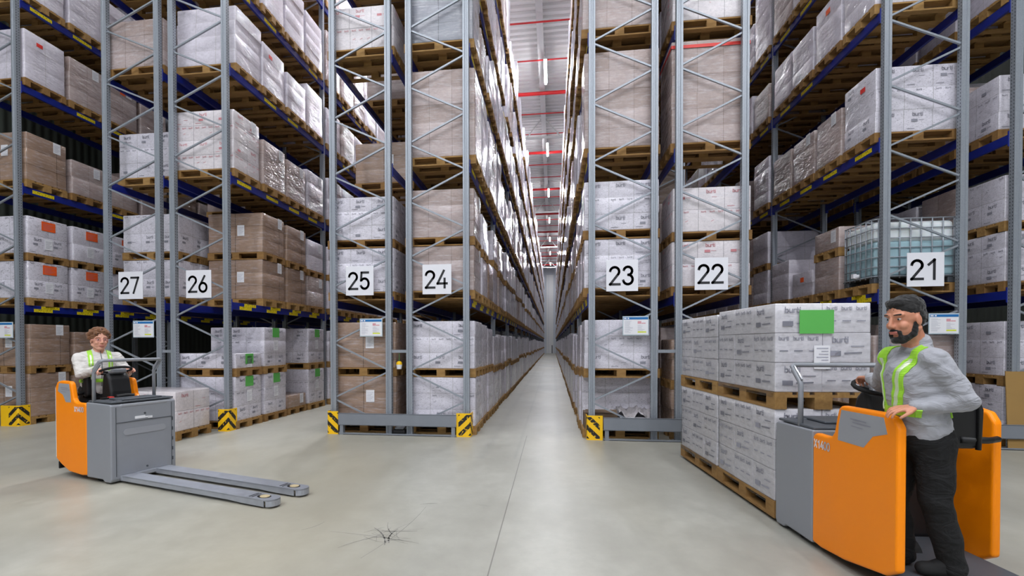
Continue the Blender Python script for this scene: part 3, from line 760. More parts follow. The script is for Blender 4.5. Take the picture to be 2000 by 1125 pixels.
VIS = set([(20,0,0,0),(20,0,0,1),(20,0,2,1),(20,1,0,0),(20,1,0,1),(20,1,1,0),(20,1,1,1),(20,1,2,0),(20,1,2,1),(20,1,3,1),(20,2,0,0),(20,2,1,0),(20,2,2,0),(20,2,3,0),(20,2,4,0),(20,2,5,0),(20,2,6,0),(20,3,0,0),(20,3,1,0),(20,3,2,0),(21,0,0,0),(21,0,0,1),(21,0,1,0),(21,0,1,1),(21,0,2,0),(21,0,2,1),(21,0,3,0),(21,0,3,1),(21,0,4,0),(21,0,4,1),(21,0,5,0),(21,0,5,1),(21,1,1,0),(21,1,1,1),(21,1,2,0),(21,1,3,0),(21,1,4,0),(21,1,4,1),(21,1,5,0),(21,1,5,1),(21,1,6,0),(21,1,7,0),(21,1,8,0),(21,1,10,0),(21,2,0,0),(21,2,1,0),(21,2,2,0),(21,2,3,0),(21,2,4,0),(21,2,6,0),(21,3,0,0),(21,3,1,0),(21,3,2,0),(21,3,3,0),(21,3,4,0),(21,3,5,0),(21,3,6,0),(21,3,7,0),(21,3,8,0),(21,3,9,0),(21,3,10,0),(21,4,2,0),(21,4,3,0),(21,4,4,0),(21,4,5,0),(21,4,6,0),(22,0,0,0),(22,0,0,1),(22,0,1,0),(22,0,1,1),(22,0,2,1),(22,1,0,0),(22,1,0,1),(22,1,1,0),(22,1,1,1),(22,1,2,0),(22,2,0,0),(22,2,4,0),(22,3,0,0),(22,3,1,0),(23,0,0,0),(23,0,0,1),(23,0,1,0),(23,0,1,1),(23,0,3,0),(23,0,3,1),(23,0,4,0),(23,0,4,1),(23,1,0,0),(23,1,0,1),(23,1,1,0),(23,1,1,1),(23,1,2,0),(23,1,2,1),(23,1,3,0),(23,1,4,0),(23,1,4,1),(23,1,5,0),(23,1,5,1),(23,1,6,0),(23,1,7,0),(23,2,0,0),(23,2,1,0),(23,2,2,0),(23,2,3,0),(23,2,4,0),(23,2,5,0),(23,2,6,0),(23,2,9,0),(23,3,0,0),(23,3,1,0),(23,3,2,0),(23,3,3,0),(23,3,4,0),(23,3,5,0),(23,3,6,0),(23,4,2,0),(23,4,3,0),(23,4,4,0),(23,4,5,0),(23,4,8,0),(23,5,8,0),(24,0,0,0),(24,0,0,1),(24,0,1,0),(24,0,1,1),(24,0,2,0),(24,0,2,1),(24,0,3,0),(24,0,3,1),(24,0,4,0),(24,0,4,1),(24,0,5,0),(24,0,5,1),(24,0,6,0),(24,0,6,1),(24,0,8,0),(24,0,8,1),(24,1,0,0),(24,1,0,1),(24,1,1,0),(24,1,1,1),(24,1,2,0),(24,1,3,0),(24,1,3,1),(24,1,4,0),(24,1,4,1),(24,1,5,0),(24,1,6,0),(24,1,6,1),(24,1,7,0),(24,1,8,0),(24,1,9,0),(24,1,10,0),(24,2,0,0),(24,2,1,0),(24,2,2,0),(24,2,3,0),(24,2,4,0),(24,2,5,0),(24,2,6,0),(24,2,7,0),(24,2,8,0),(24,2,9,0),(24,2,10,0),(24,2,11,0),(24,2,12,0),(24,3,0,0),(24,3,1,0),(24,3,2,0),(24,3,3,0),(24,3,4,0),(24,3,5,0),(24,3,6,0),(24,3,7,0),(24,3,8,0),(24,3,9,0),(24,3,10,0),(24,3,11,0),(24,3,14,0),(24,4,1,0),(24,4,2,0),(24,4,3,0),(24,4,4,0),(24,4,5,0),(24,4,7,0),(24,4,8,0),(24,4,10,0),(24,4,12,0),(24,4,13,0),(24,4,14,0),(24,5,5,0),(24,5,6,0),(24,5,7,0),(24,5,8,0),(24,5,9,0),(24,5,10,0),(24,5,11,0),(24,5,16,0),(24,5,19,0),(25,0,0,0),(25,0,0,1),(25,1,0,0),(25,1,0,1),(25,1,1,0),(25,2,1,0),(25,3,0,0),(25,3,2,0),(25,3,3,0),(25,4,1,0),(26,0,0,0),(26,0,0,1),(26,0,1,0),(26,0,1,1),(26,0,2,0),(26,0,3,0),(26,0,3,1),(26,0,4,0),(26,0,4,1),(26,1,1,0),(26,1,1,1),(26,1,2,0),(26,1,2,1),(26,1,3,0),(26,1,3,1),(26,1,4,0),(26,1,4,1),(26,1,5,0),(26,1,6,0),(26,2,0,0),(26,2,1,0),(26,2,2,0),(26,2,3,0),(26,2,4,0),(26,2,5,0),(26,3,0,0),(26,3,1,0),(26,3,2,0),(26,3,3,0),(26,3,4,0),(26,3,5,0),(26,3,6,0),(26,4,0,0),(26,4,1,0),(26,4,2,0),(26,4,3,0),(26,4,4,0),(26,4,5,0),(26,4,6,0),(26,4,7,0),(26,4,8,0),(26,5,4,0),(26,5,5,0),(27,0,1,0),(27,1,0,0),(27,1,0,1),(27,1,1,0),(27,1,1,1),(27,2,0,0),(27,2,3,0),(27,3,0,0),(27,3,1,0),(27,4,0,0),(28,0,0,0),(28,0,0,1),(28,0,1,0),(28,0,1,1),(28,0,2,0),(28,0,2,1),(28,0,3,0),(28,0,3,1),(28,0,4,1),(28,0,5,1),(28,1,0,0),(28,1,0,1),(28,1,1,0),(28,1,1,1),(28,1,2,0),(28,1,2,1),(28,2,0,0),(28,2,1,0),(28,2,2,0),(28,2,3,0),(28,2,4,0),(28,2,5,0),(28,3,0,0),(28,3,1,0),(28,3,2,0),(28,3,3,0),(28,4,0,0),(28,4,1,0),(28,4,2,0)])
plan = []     # (key, x, y, z, h, kind, extras)
for num in RACK:
    xa, xb = RACK[num]; xc = (xa + xb) / 2
    for lv in range(6):
        for p in range(NBAY[num] * 4):
            rn = random.Random(num * 10007 + lv * 313 + p * 17)
            spec = OV.get((num, lv, p))
            if spec == 'IBC': continue
            if spec is None:
                pool = {28: 'GWB', 27: 'GP', 26: 'PPG', 25: 'GBP', 24: 'PPWG', 23: 'PPWG', 22: 'GPB', 21: 'GPP', 20: 'WPG'}[num]
                k = rn.choice(pool)
                if num in (24, 23) and lv == 0: k = rn.choice('WP')
                if num == 26 and lv == 0: k = 'W'
                if lv in (0, 1):
                    hh = rn.choice([.86, .9, .95]); spec = [(hh, k, ''), (rn.choice([.8, .86, .92]), k, '')]
                    if rn.random() < .05: spec = spec[:1]
                    if num == 26 and lv == 0: spec = [(.95, 'W', 'g'), (.92, 'W', 'g')]
                else:
                    mx = {2: [1.0, 1.2, 1.5, 1.62], 3: [.9, 1.05, 1.2, 1.3], 4: [1.2, 1.4, 1.6, 1.7], 5: [1.0, 1.2, 1.5, 1.9]}[lv]
                    if num in (26, 21, 28) and lv < 4: mx = mx[:2]
                    spec = [(rn.choice(mx), k, 'l' if rn.random() < .3 and p < 8 else '')]
                if rn.random() < .03 and p > 4: spec = []
            y = Y0 + .13 + (p // 4) * BAY + (p % 4) * .885 + .4 + SETB.get((num, lv, p), 0) + rn.uniform(-.01, .015)
            if p % 4 == 3: y = min(y, Y0 + (p // 4) * BAY + 3.245)
            if (num, lv, p) == (23, 0, 0): spec = spec[1:]
            x = xc + rn.uniform(-.018, .018) + AISLE[num] * .02
            z = LV[lv] + (.98 if (num, lv, p) == (23, 0, 0) else 0); nst = len(spec)
            for si, (h, k, ex) in enumerate(spec):
                if (num, lv, p) in SETB and si == 1: pass
                dsc = DESC[k]
                if k == 'P' and lv == 0 and False: pass
                pos = '%s, %s, %s pallet place' % (RNAME[num], LVN[lv], ordn(p))
                if nst > 1: pos += ', %s' % ('lower' if si == 0 else 'upper')
                plan.append(((num, lv, p, si), x + (rn.uniform(-.012, .012) if si else 0), y, z, h, k, ex, dsc + ', ' + pos))
                z += h
sel = VIS if VIS is not None else set(e[0] for e in plan)
rest = MB(); KI = {k: i + 1 for i, k in enumerate('WPRBGD')}
LOADROOT = {}
for key, x, y, z, h, k, ex, lb in plan:
    num = key[0]
    if key in sel:
        side = AISLE[num] if num != 20 else -1
        LOADROOT[key] = make_load(x, y, z, h, k, ex, lb, 'wrapped pallet loads in the racks', side, 0, key[2] + key[1] + key[3], detail=(key[2] < 6))
        LOADROOT[key].rotation_euler.z = random.Random(hash(key) & 0xffff).uniform(-.012, .012)
    else:
        mm = MB(); pallet_mb(mm); rest.add([(v[0] + x, v[1] + y, v[2] + z) for v in mm.v], mm.f, 0)
        gh = h - .144; goods_mb(rest, GW, GL, gh, max(1, int(round(gh / .29))), .39, random.Random(1), KI[k], z + .144, x, y, lod=1)
if rest.v:
    o = rest.build('distant_pallet_loads', [MT['wood']] + [MT[k] for k in 'WPRBGD'])
    tag(o, 'hundreds of smaller wrapped pallet loads receding down the racks', 'pallet loads', kind='stuff')

# ------------------------------------------------------------------ loads standing on the open floor
make_load(-6.49, 7.44, 0, .785, 'R', '', 'low load of white cartons on the floor in front of rack twenty-six, behind the truck', 'loads on the open floor', 1, .01, 1, 2)

# intermediate bulk container on the first beam of rack 21
def ibc(x, y, z):
    e = empty('liquid_container', (x, y, z)); tag(e, 'caged plastic liquid tank with pale blue liquid behind number board twenty-one', 'tank')
    link('pallet', PALLET, e)
    w, l, h, z0 = 1.14, .80, .86, .25
    m = MB(); m.b2(-w/2 + .03, w/2 - .03, -l/2 + .02, l/2 - .02, z0, z0 + h * .62); o = m.build('liquid_fill', MT['liq'], e); bevel(o, .05, 4)
    m = MB(); m.b2(-w/2 + .03, w/2 - .03, -l/2 + .02, l/2 - .02, z0 + h * .60, z0 + h - .03); o = m.build('tank', MT['tank'], e); bevel(o, .07, 4)
    m = MB(); r = .009
    def ring(zz):
        m.tube([(-w/2, -l/2 + .05, zz), (-w/2 + .05, -l/2, zz), (w/2 - .05, -l/2, zz), (w/2, -l/2 + .05, zz), (w/2, l/2 - .05, zz), (w/2 - .05, l/2, zz), (-w/2 + .05, l/2, zz), (-w/2, l/2 - .05, zz)], r, 6, 0, True)
    for k in range(7): ring(z0 + h * k / 6)
    for k in range(8):
        xx = -w/2 + .06 + (w - .12) * k / 7
        for yy in (-l/2, l/2): m.tube([(xx, yy, z0 - .03), (xx, yy, z0 + h)], r, 6)
    for k in range(6):
        yy = -l/2 + .06 + (l - .12) * k / 5
        for xx in (-w/2, w/2): m.tube([(xx, yy, z0 - .03), (xx, yy, z0 + h)], r, 6)
    for yy in (-.15, .15): m.tube([(-w/2, yy, z0 + h), (w/2, yy, z0 + h)], r, 6)
    m.build('wire_cage', MT['steel'], e, smooth=True)
    m = MB()
    for xx in (-.5, 0, .5):
        for yy in (-.33, .33): m.b2(xx - .06, xx + .06, yy - .06, yy + .06, .144, .24)
    m.b2(-w/2, w/2, -l/2, l/2, .23, .25); bevel(m.build('plastic_feet', MT['tdark'], e), .01)
    m = MB(); m.tube([(-w/2 + .02, 0, .30), (-w/2 - .05, 0, .29)], .035, 10); m.b2(-w/2 - .08, -w/2 - .03, -.03, .03, .27, .34); m.build('valve', MT['sign'], e)
    m = MB(); m.tube([(0, 0, z0 + h - .05), (0, 0, z0 + h + .0)], .1, 16); m.build('lid', MT['black'], e)
a = NM('milky_plastic_tank'); a.b.inputs['Base Color'].default_value = srgb(222, 228, 230); a.b.inputs['Roughness'].default_value = .3; a.b.inputs['Subsurface Weight'].default_value = .15; MT['tank'] = a.m
MT['liq'] = simple('blue_liquid_tank', srgb(156, 186, 195), .28)
ibc((RACK[21][0] + RACK[21][1]) / 2 - .02, Y0 + .13 + .42, LV[1])

# small things at the foot of the racks
e = empty('rodent_bait_box', (-2.57, Y0 + .05, 0)); tag(e, 'low black rounded box on the floor between racks twenty-five and twenty-four', 'bait box')
m = MB(); m.b2(-.115, .115, -.08, .08, 0, .09); bevel(m.build('box', MT['black'], e), .03, 4)
m = MB(); m.b2(-.08, .08, -.06, .06, .09, .13); bevel(m.build('lid', MT['tgrey2'], e), .03, 4)
e = empty('yellow_capped_canister', (-2.575, Y0 - .0, 1.11)); tag(e, 'small white canister with yellow top hanging between racks twenty-five and twenty-four', 'canister')
m = MB(); m.tube([(0, .04, 0), (0, .04, .07), (0, .04, .075)], [.04, .05, .05], 12); m.build('cup', MT['paper'], e, smooth=False)
m = MB(); m.tube([(0, .04, .075), (0, .04, .115), (0, .04, .13)], [.052, .045, .02], 12); m.build('cap', MT['lime2'] if 'lime2' in MT else MT['yellow'], e)
m = MB(); m.tube([(0, .04, .13), (0, .04, .28)], .003, 5); m.build('cord', MT['green_s'], e)
# bottom of the front place of rack 23: half unpacked pallet with low opened cartons under loose film
e = empty('pallet_load', ((RACK[23][0] + RACK[23][1]) / 2 - .02, Y0 + .53, 0)); tag(e, 'half unpacked load, low opened cartons and loose film, bottom front of rack twenty-three', 'pallet load')
link('pallet', PALLET, e)
m = MB(); goods_mb(m, GW, .36, .836, 3, .39, random.Random(5), 0, .144, 0, .21); o = m.build('carton_stack', MT['W'], e)
m = MB(); m.b2(-.57, -.04, -.39, .0, .144, .40); m.b2(-.57, -.04, -.40, -.385, .40, .415); m.box((-.30, -.36, .43), (.5, .1, .006), 0, Matrix.Rotation(.5, 3, 'X')); bevel(m.build('opened_carton', MT['card2'], e), .004)
m = MB(); m.b2(.0, .56, -.385, .01, .144, .34); bevel(m.build('low_carton', MT['W'], e), .006)
m = MB(); n_ = 14; vs = []
for i in range(n_ + 1):
    for j in range(7):
        vs.append((-.02 + .6 * i / n_, -.405 + .42 * j / 6 + .01 * math.sin(i * 2.3), .36 + .07 * math.sin(i * .9 + 1) * math.exp(-j * .2) + .03 * math.sin(i * 2.1 + j * 1.7) + .015 * j))
m.add(vs, [(i * 7 + j, (i + 1) * 7 + j, (i + 1) * 7 + j + 1, i * 7 + j + 1) for i in range(n_) for j in range(6)]); o = m.build('loose_film', MT['P'], e, smooth=True); sm = o.modifiers.new('t', 'SOLIDIFY'); sm.thickness = .004

# leaning flattened cardboard at the right edge
e = empty('flattened_cardboard', (6.95, Y0 + .25, 0)); tag(e, 'flattened brown cardboard sheets leaning upright behind the right guard rail', 'cardboard')
for k in range(4):
    m = MB(); m.box((.0 + k * .008, -.30 + k * .03, .57), (1.0 - .03 * k, .008, 1.1), 0, Matrix.Rotation(-.05, 3, 'X')); m.build('cardboard_sheet', MT['card'], e)

# ------------------------------------------------------------------ ride-on pallet trucks
def truck(name, origin, rz, llen, rlen, hw, label, zf=.085, B=.45, hx=.2, FL=2.24, strip=True):
    e = empty(name, (origin[0], origin[1], 0), rz); tag(e, label, 'pallet truck', 'orange and grey ride-on pallet trucks')
    # grey battery housing, bottom edge raised towards the rear
    m = MB(); pf = [(-B, .045), (-.16, .045), (-.12, .02), (-.02, .02), (0, .05), (0, .86), (-.02, .875), (-B, .885)]
    m.prism(pf, -hw, hw, 'y'); o = m.build('battery_housing', MT['tgrey'], e, fix=True); bevel(o, .014, 3)
    # recessed pressed slot, seams and latch holes on the fork side face
    m = MB(); m.b2(.0, .006, -hw + .05, hw - .05, .665, .671); m.b2(0, .005, -hw + .05, -hw + .055, .08, .84); m.b2(0, .005, hw - .055, hw - .05, .08, .84)
    for yy, zz in ((0, .745), (.02, .13)): m.tube([(0, yy, zz), (.006, yy, zz)], .011, 10)
    for k in range(5): m.b2(0, .006, hw - .045, hw - .035, .14 + k * .12, .18 + k * .12)
    m.build('panel_seams', MT['tdark'], e)
    m = MB(); pts = arc(-.2, 0, .035, 90, 270, 8) + arc(.2, 0, .035, -90, 90, 8)
    m.prism([(p[0], .555 + p[1] + (.02 if False else 0)) for p in pts], 0, .006, 'x'); m.build('pressed_slot', MT['tgrey2'], e, fix=True)
    m = MB()
    for k, (dy, dz, w_, h_) in enumerate([(-.11, .705, .11, .03), (-.0, .70, .05, .016), (.03, .694, .05, .024)]): m.b2(.0, .0075, dy, dy + w_, dz - h_ / 2, dz + h_ / 2)
    m.build('worn_sticker', MT['paper'], e)
    # dark ribbed cover with handle recess on top
    m = MB(); m.b2(-B + .01, -.012, -hw + .015, hw - .015, .884, .905); m.b2(-B + .16, -.03, -.22, .22, .905, .925); m.b2(-.12, -.04, -.27, .27, .895, .914)
    bevel(m.build('top_cover', MT['tdark'], e), .01, 3)
    m = MB(); m.b2(-.05, .006, -.25, .25, .84, .868); bevel(m.build('front_handle_lip', MT['tgrey2'], e), .006)
    m = MB(); m.tube([(-B + .1, -.1, .93), (-B + .12, .0, .94), (-B + .14, .07, .93)], .02, 8); m.b2(-B + .04, -B + .1, -.24, -.18, .905, .925); m.build('key_console', MT['black'], e)
    m = MB(); m.b2(-B + .04, -B + .1, -.17, -.12, .905, .93); bevel(m.build('emergency_switch', MT['red_s'], e), .005)
    # side shields
    for sd, LN in ((-1, rlen), (1, llen)):
        x0 = -B + .0; xr = -LN; zt = 1.085
        pr = [(x0, .06), (x0, .845), (x0 - .03, .872), (x0 - .17, .872), (x0 - .22, .885), (x0 - .245, .92), (x0 - .275, 1.04), (x0 - .29, 1.085), (x0 - .32, 1.11),
              (xr + .12, 1.115), (xr + .04, 1.10), (xr, 1.04), (xr, .20), (xr + .10, .14), (x0 - .35, .07), (x0 - .1, .05)]
        y0 = sd * hw; y1 = sd * (hw - .055); sh = empty('x')
        bpy.data.objects.remove(sh)
        m = MB(); m.prism(pr, min(y0, y1), max(y0, y1), 'y'); o = m.build('side_shield', MT['orange'], e, fix=True); bevel(o, .018, 4)
        m = MB(); yl = sd * (hw + .0015)
        hi = x0 - .32 - xr
        pp = [(x0 - .325, 1.08), (xr + .05 + hi * .12, 1.085), (xr + .03 + hi * .1, .99), (xr + .1 + hi * .2, .955), (xr + .13 + hi * .3, .87), (x0 - .29, .87), (x0 - .30, .98)]
        m.prism(pp, min(yl, sd * hw), max(yl, sd * hw), 'y'); lg = m.build('grey_logo_patch', MT['tgrey2'], o, fix=True)
        m = MB(); mp = (lambda u, v: (-u if sd > 0 else u, sd * (hw + .003), v))
        ux = (LN - .08 if sd < 0 else 0)
        ub = (xr + .12 if sd < 0 else -(x0 - .42))
        for k, (dx, dz, L_) in enumerate([(0, 1.035, .14), (.02, 1.015, .16), (.01, .99, .1)]): m.stroke([(ub + dx, dz), (ub + dx + L_, dz - .004)], .009 - .002 * k, mp)
        m.build('patch_lettering', MT['print'], o)
        m = MB(); ub = (x0 - .22 if sd < 0 else -(x0 - .03)); text(m, 'X1400', .052, ub, .772, mp, .2, 0, .7); m.build('white_lettering', MT['paper'], o)
        if not strip: continue
        m = MB(); m.b2(xr - .012, xr + .006, min(y0, y1) + .008, max(y0, y1) - .008, .22, 1.03); m.build('rear_edge_strip', MT['trim'], o)
    # operator platform, drive cover, backrest
    m = MB(); PL = max(llen, rlen); m.b2(-PL, -B, -hw + .05, hw - .05, .12, .165); bevel(m.build('platform', MT['tdark'], e), .012)
    m = MB(); m.b2(-PL - .02, -PL, -hw + .03, hw - .03, .07, .16); bevel(m.build('rear_bumper', MT['black'], e), .012)
    m = MB(); m.b2(-B - .16, -B, -hw + .07, hw - .07, .16, .80); bevel(m.build('drive_cover', MT['black'], e), .03, 3)
    px = -PL + .10; py = -.02
    m = MB(); m.b2(px, px + .09, py - .12, py + .13, .90, 1.17); pad = m.build('backrest_pad', MT['black'], e); bevel(pad, .035, 4)
    m = MB(); m.tube([(px, py - .1, .90), (px - .01, py - .1, 1.14), (px - .01, py - .075, 1.2), (px - .01, py, 1.225), (px - .01, py + .075, 1.2), (px - .01, py + .1, 1.14), (px, py + .1, .9)], .014, 8); m.build('backrest_hoop', MT['black'], pad, smooth=True)
    m = MB(); m.tube([(px, py, .96), (px + .03, -hw + .2, .95), (px + .13, -hw + .06, .94)], .02, 8); m.build('backrest_arm', MT['black'], pad, smooth=True)
    # steering console
    q = -B + .55 - .55
    m = MB(); m.prism([(q - .20, .78), (q, .78), (q - .01, .98), (q - .05, 1.14), (q - .11, 1.20), (q - .17, 1.19), (q - .19, 1.05)], -.10, .14, 'y')
    st = m.build('steering_console', MT['black'], e, fix=True); bevel(st, .04, 4)
    m = MB(); m.box((q - .105, .02, 1.205), (.13, .17, .05), 0, Matrix.Rotation(-.35, 3, 'Y')); bevel(m.build('display_hub', MT['tgrey'], st), .02, 3)
    m = MB(); pts = []
    for k in range(20):
        th = 2 * PI * k / 20; pts.append((q - .13 + .115 * math.cos(th), .02 + .17 * math.sin(th), 1.22 + .045 * math.cos(th)))
    m.tube(pts, .015, 8, 0, True); m.tube([(q - .13, -.15, 1.22), (q - .13, -.05, 1.2)], .013, 6); m.tube([(q - .13, .19, 1.22), (q - .13, .09, 1.2)], .013, 6); m.build('steering_grips', MT['rubber'], st, smooth=True)
    # load guard hoop
    m = MB(); hy = hw - .03
    hb = -hx - .14; pts = [(hb, -hy, .88), (hb, -hy, 1.21), (hb + .01, -hy, 1.235), (-hx - .02, -hy, 1.345), (-hx, -hy + .02, 1.355), (-hx, hy - .02, 1.355), (-hx - .02, hy, 1.345), (hb + .01, hy, 1.235), (hb, hy, 1.21), (hb, hy, .88)]
    m.tube(pts, .019, 10); m.build('guard_hoop', MT['tgrey'], e, smooth=True)
    for sd in (-1, 1):
        m = MB(); m.box((-hx - .085, sd * hy, 1.28), (.15, .012, .06), 0, Matrix.Rotation(-.74, 3, 'Y')); m.build('hoop_gusset', MT['tgrey'], e)
    # forks
    FO = FL - 2.411
    for sd in (-1, 1):
        yc = sd * .185; hwf = .083
        m = MB(); out = [(0, yc - hwf), (2.28 + FO, yc - hwf)] + arc(2.33 + FO, yc, hwf * .98, -80, 80, 8, hwf) + [(2.28 + FO, yc + hwf), (0, yc + hwf)]
        sec = []
        # top plate with side skirts; tip section is deeper
        m.prism(out, zf - .012, zf, 'z')
        for q in (-1, 1): m.prism([(0, zf - .055), (1.85 + FO, zf - .055), (2.02 + FO, .022), (2.32 + FO, .018), (2.32 + FO, zf - .006), (0, zf - .006)], yc + q * (hwf - .006) - .006, yc + q * (hwf - .006) + .006, 'y')
        tp = arc(2.33 + FO, yc, hwf * .98, -80, 80, 8, hwf)
        vs = [(p[0], p[1], .02) for p in tp] + [(p[0], p[1], zf - .004) for p in tp]; n = len(tp)
        m.add(vs, [(i, i + 1, n + i + 1, n + i) for i in range(n - 1)])
        fo = m.build('fork', MT['fork'], e, fix=True)
        m = MB(); m.b2(2.10 + FO, 2.115 + FO, yc - .055, yc + .055, zf, zf + .0015); m.b2(2.135 + FO, 2.15 + FO, yc - .055, yc + .055, zf, zf + .0015)
        m.prism(arc(2.24 + FO, yc, .075, 0, 360, 16, .05)[:-1], zf, zf + .0015, 'z'); m.build('roller_slot', MT['black'], fo)
        m = MB(); m.tube([(2.24 + FO, yc - .045, .041), (2.24 + FO, yc + .045, .041)], .041, 18); ro = m.build('load_roller', MT['roller'], fo)
        m = MB(); m.prism(arc(2.25 + FO, yc, .05, 0, 360, 14, .042)[:-1], zf + .0015, zf + .006, 'z'); m.build('roller_top', MT['roller'], fo)
    m = MB(); m.b2(-.02, .035, -.27, .27, .045, zf); bevel(m.build('fork_carriage', MT['fork'], e), .006)
    for (x, y, r_) in ((-.3, -hw + .09, .075), (-.3, hw - .09, .075), (-.85, 0, .12)):
        m = MB(); m.tube([(x, y - .035, r_), (x, y + .035, r_)], r_, 20); m.build('wheel', MT['rubber'], e)
    return e
TL = truck('pallet_truck', (-4.658, 5.09), -.279, .98, 1.06, .36, 'grey and orange ride-on pallet truck with empty forks, driven by the person in white', .085, .45, .215, 2.24)
TR = truck('pallet_truck', (2.281, 4.487), 1.642, 1.34, 1.08, .405, 'orange and grey ride-on pallet truck carrying tall stacked cartons, driven by the bearded person', .132, .52, .17, 2.42, False)

# tall double load on the forks of the right truck : 2 pallets long, 2 high
def local_to_world(o, x, y): 
    c, s = math.cos(o.rotation_euler.z), math.sin(o.rotation_euler.z); return o.location.x + c * x - s * y, o.location.y + s * x + c * y
# cartons modelled one by one on these big stacks
def carton_stack(layers, h, seed):
    rn = random.Random(seed); m = MB(); lh = h / layers
    for k in range(layers):
        nx, ny = (3, 2); dx, dy = 1.17 / nx, .785 / ny
        for i in range(nx):
            for j in range(ny):
                c = (-.585 + dx * (i + .5) + rn.uniform(-.003, .003), -.3925 + dy * (j + .5) + rn.uniform(-.003, .003), .144 + lh * (k + .5))
                m.box(c, (dx - .004, dy - .004, lh - .003), 0, Matrix.Rotation(rn.uniform(-.008, .008), 3, 'Z'), True)
    return m
MT['bigcarton'] = carton_material('white_cartons_close', srgb(242, 240, 245), srgb(236, 233, 240), srgb(236, 233, 240), .15, .3, .3)
MT['print2'] = simple('soft_grey_print', srgb(150, 150, 162), .6)
def big_load(lx, z, layers, h, lab, seed, green):
    x, y = local_to_world(TR, lx, 0); e = empty('pallet_load', (x, y, z), TR.rotation_euler.z); tag(e, lab, 'pallet load', 'loads carried on the right truck')
    link('pallet', PALLET, e); m = carton_stack(layers, h - .144, seed); lh = (h - .144) / layers; rn = random.Random(seed + 5)
    faces = [(1.17, lambda u, v: (.585 - u, .3925 + .006, v)), (.785, lambda u, v: (-.585 - .006, .3925 - u, v)), (1.17, lambda u, v: (u - .585, -.3925 - .006, v))]
    for L_, fn in faces:
        nc = 3 if L_ > 1 else 2
        for k in range(layers):
            z0 = .144 + k * lh
            for c in range(nc):
                u = c * .3915 + .03
                if (c + k) % 2:
                    for q in range(3): text(m, 'burti', .03, u + q * .12, z0 + lh - .06, fn, .18, 1)
                    for q in range(3): m.stroke([(u + q * .12 + .01, z0 + lh * .4), (u + q * .12 + .07, z0 + lh * .4)], .01, fn, 1)
                else:
                    text(m, 'burti', .046, u + .05, z0 + lh - .08, fn, .18, 1); m.stroke([(u + .05, z0 + .08), (u + .095, z0 + .08)], .042, fn, 1)
                    m.stroke([(u + .15, z0 + .08), (u + .28, z0 + .085)], .012, fn, 1); m.stroke([(u + .2, z0 + lh * .55), (u + .3, z0 + lh * .55)], .008, fn, 1)
    o = m.build('carton_stack', [MT['bigcarton'], MT['print2']], e); bevel(o, .006, 2)
    m = MB(); goods_mb(m, 1.186, .80, h - .14, layers, .39, random.Random(seed + 3), 0, .10)
    me = m.mesh('stretch_film', [MT['film']]); me.shade_smooth(); link('stretch_film', me, e)
    if green:
        m = MB(); m.b2(-.585 - .016, -.585 - .013, -.08, .20, h - .26, h - .06); m.build('green_sheet', MT['green_s'], e)
        m = MB(); m.b2(-.585 - .016, -.585 - .013, -.05, .08, h - .56, h - .36); m.build('paper_label', MT['paper'], e)
        m = MB()
        for q in range(7): m.b2(-.585 - .018, -.585 - .016, -.035, .06 - .02 * (q % 3), h - .54 + q * .025, h - .53 + q * .025)
        m.build('label_lettering', MT['linegrey'], e)
    return e
a = NM('clear_stretch_film'); tc = a.n('ShaderNodeTexCoord'); tr_ = a.n('ShaderNodeBsdfTransparent'); gl = a.n('ShaderNodeBsdfGlossy'); gl.inputs['Roughness'].default_value = .16
df = a.n('ShaderNodeBsdfDiffuse'); df.inputs['Color'].default_value = srgb(225, 225, 230)
nz = a.noise(a.mapping(tc.outputs['Object'], (2, 2, 9)), 3, 5, .6); bp = a.n('ShaderNodeBump'); bp.inputs['Strength'].default_value = .6; bp.inputs['Distance'].default_value = .02
a.l(nz, bp.inputs['Height']); a.l(bp.outputs[0], gl.inputs['Normal'])
fr = a.n('ShaderNodeFresnel'); fr.inputs[0].default_value = 1.45; a.l(bp.outputs[0], fr.inputs['Normal'])
m1 = a.n('ShaderNodeMixShader'); a.l(a.math('MULTIPLY', a.ramp(nz, [(.4, 0.0), (.8, 1.0)]), .12), m1.inputs[0]); a.l(tr_.outputs[0], m1.inputs[1]); a.l(df.outputs[0], m1.inputs[2])
m2 = a.n('ShaderNodeMixShader'); a.l(a.math('MINIMUM', a.math('MULTIPLY', fr.outputs[0], .6), .7), m2.inputs[0]); a.l(m1.outputs[0], m2.inputs[1]); a.l(gl.outputs[0], m2.inputs[2])
a.l(m2.outputs[0], a.N['Material Output'].inputs['Surface']); MT['film'] = a.m
ZT = .033
big_load(.63, ZT, 3, .935, 'near lower carton load on the right truck, touching its grey housing', 1, False)
big_load(.63, ZT + .935, 3, .905, 'near upper carton load with the green sheet, facing the bearded driver', 2, True)
big_load(1.84, ZT, 3, .935, 'far lower carton load at the fork tips of the right truck', 3, False)
big_load(1.84, ZT + .935, 3, .88, 'far upper carton load at the fork tips, without green sheet', 4, False)

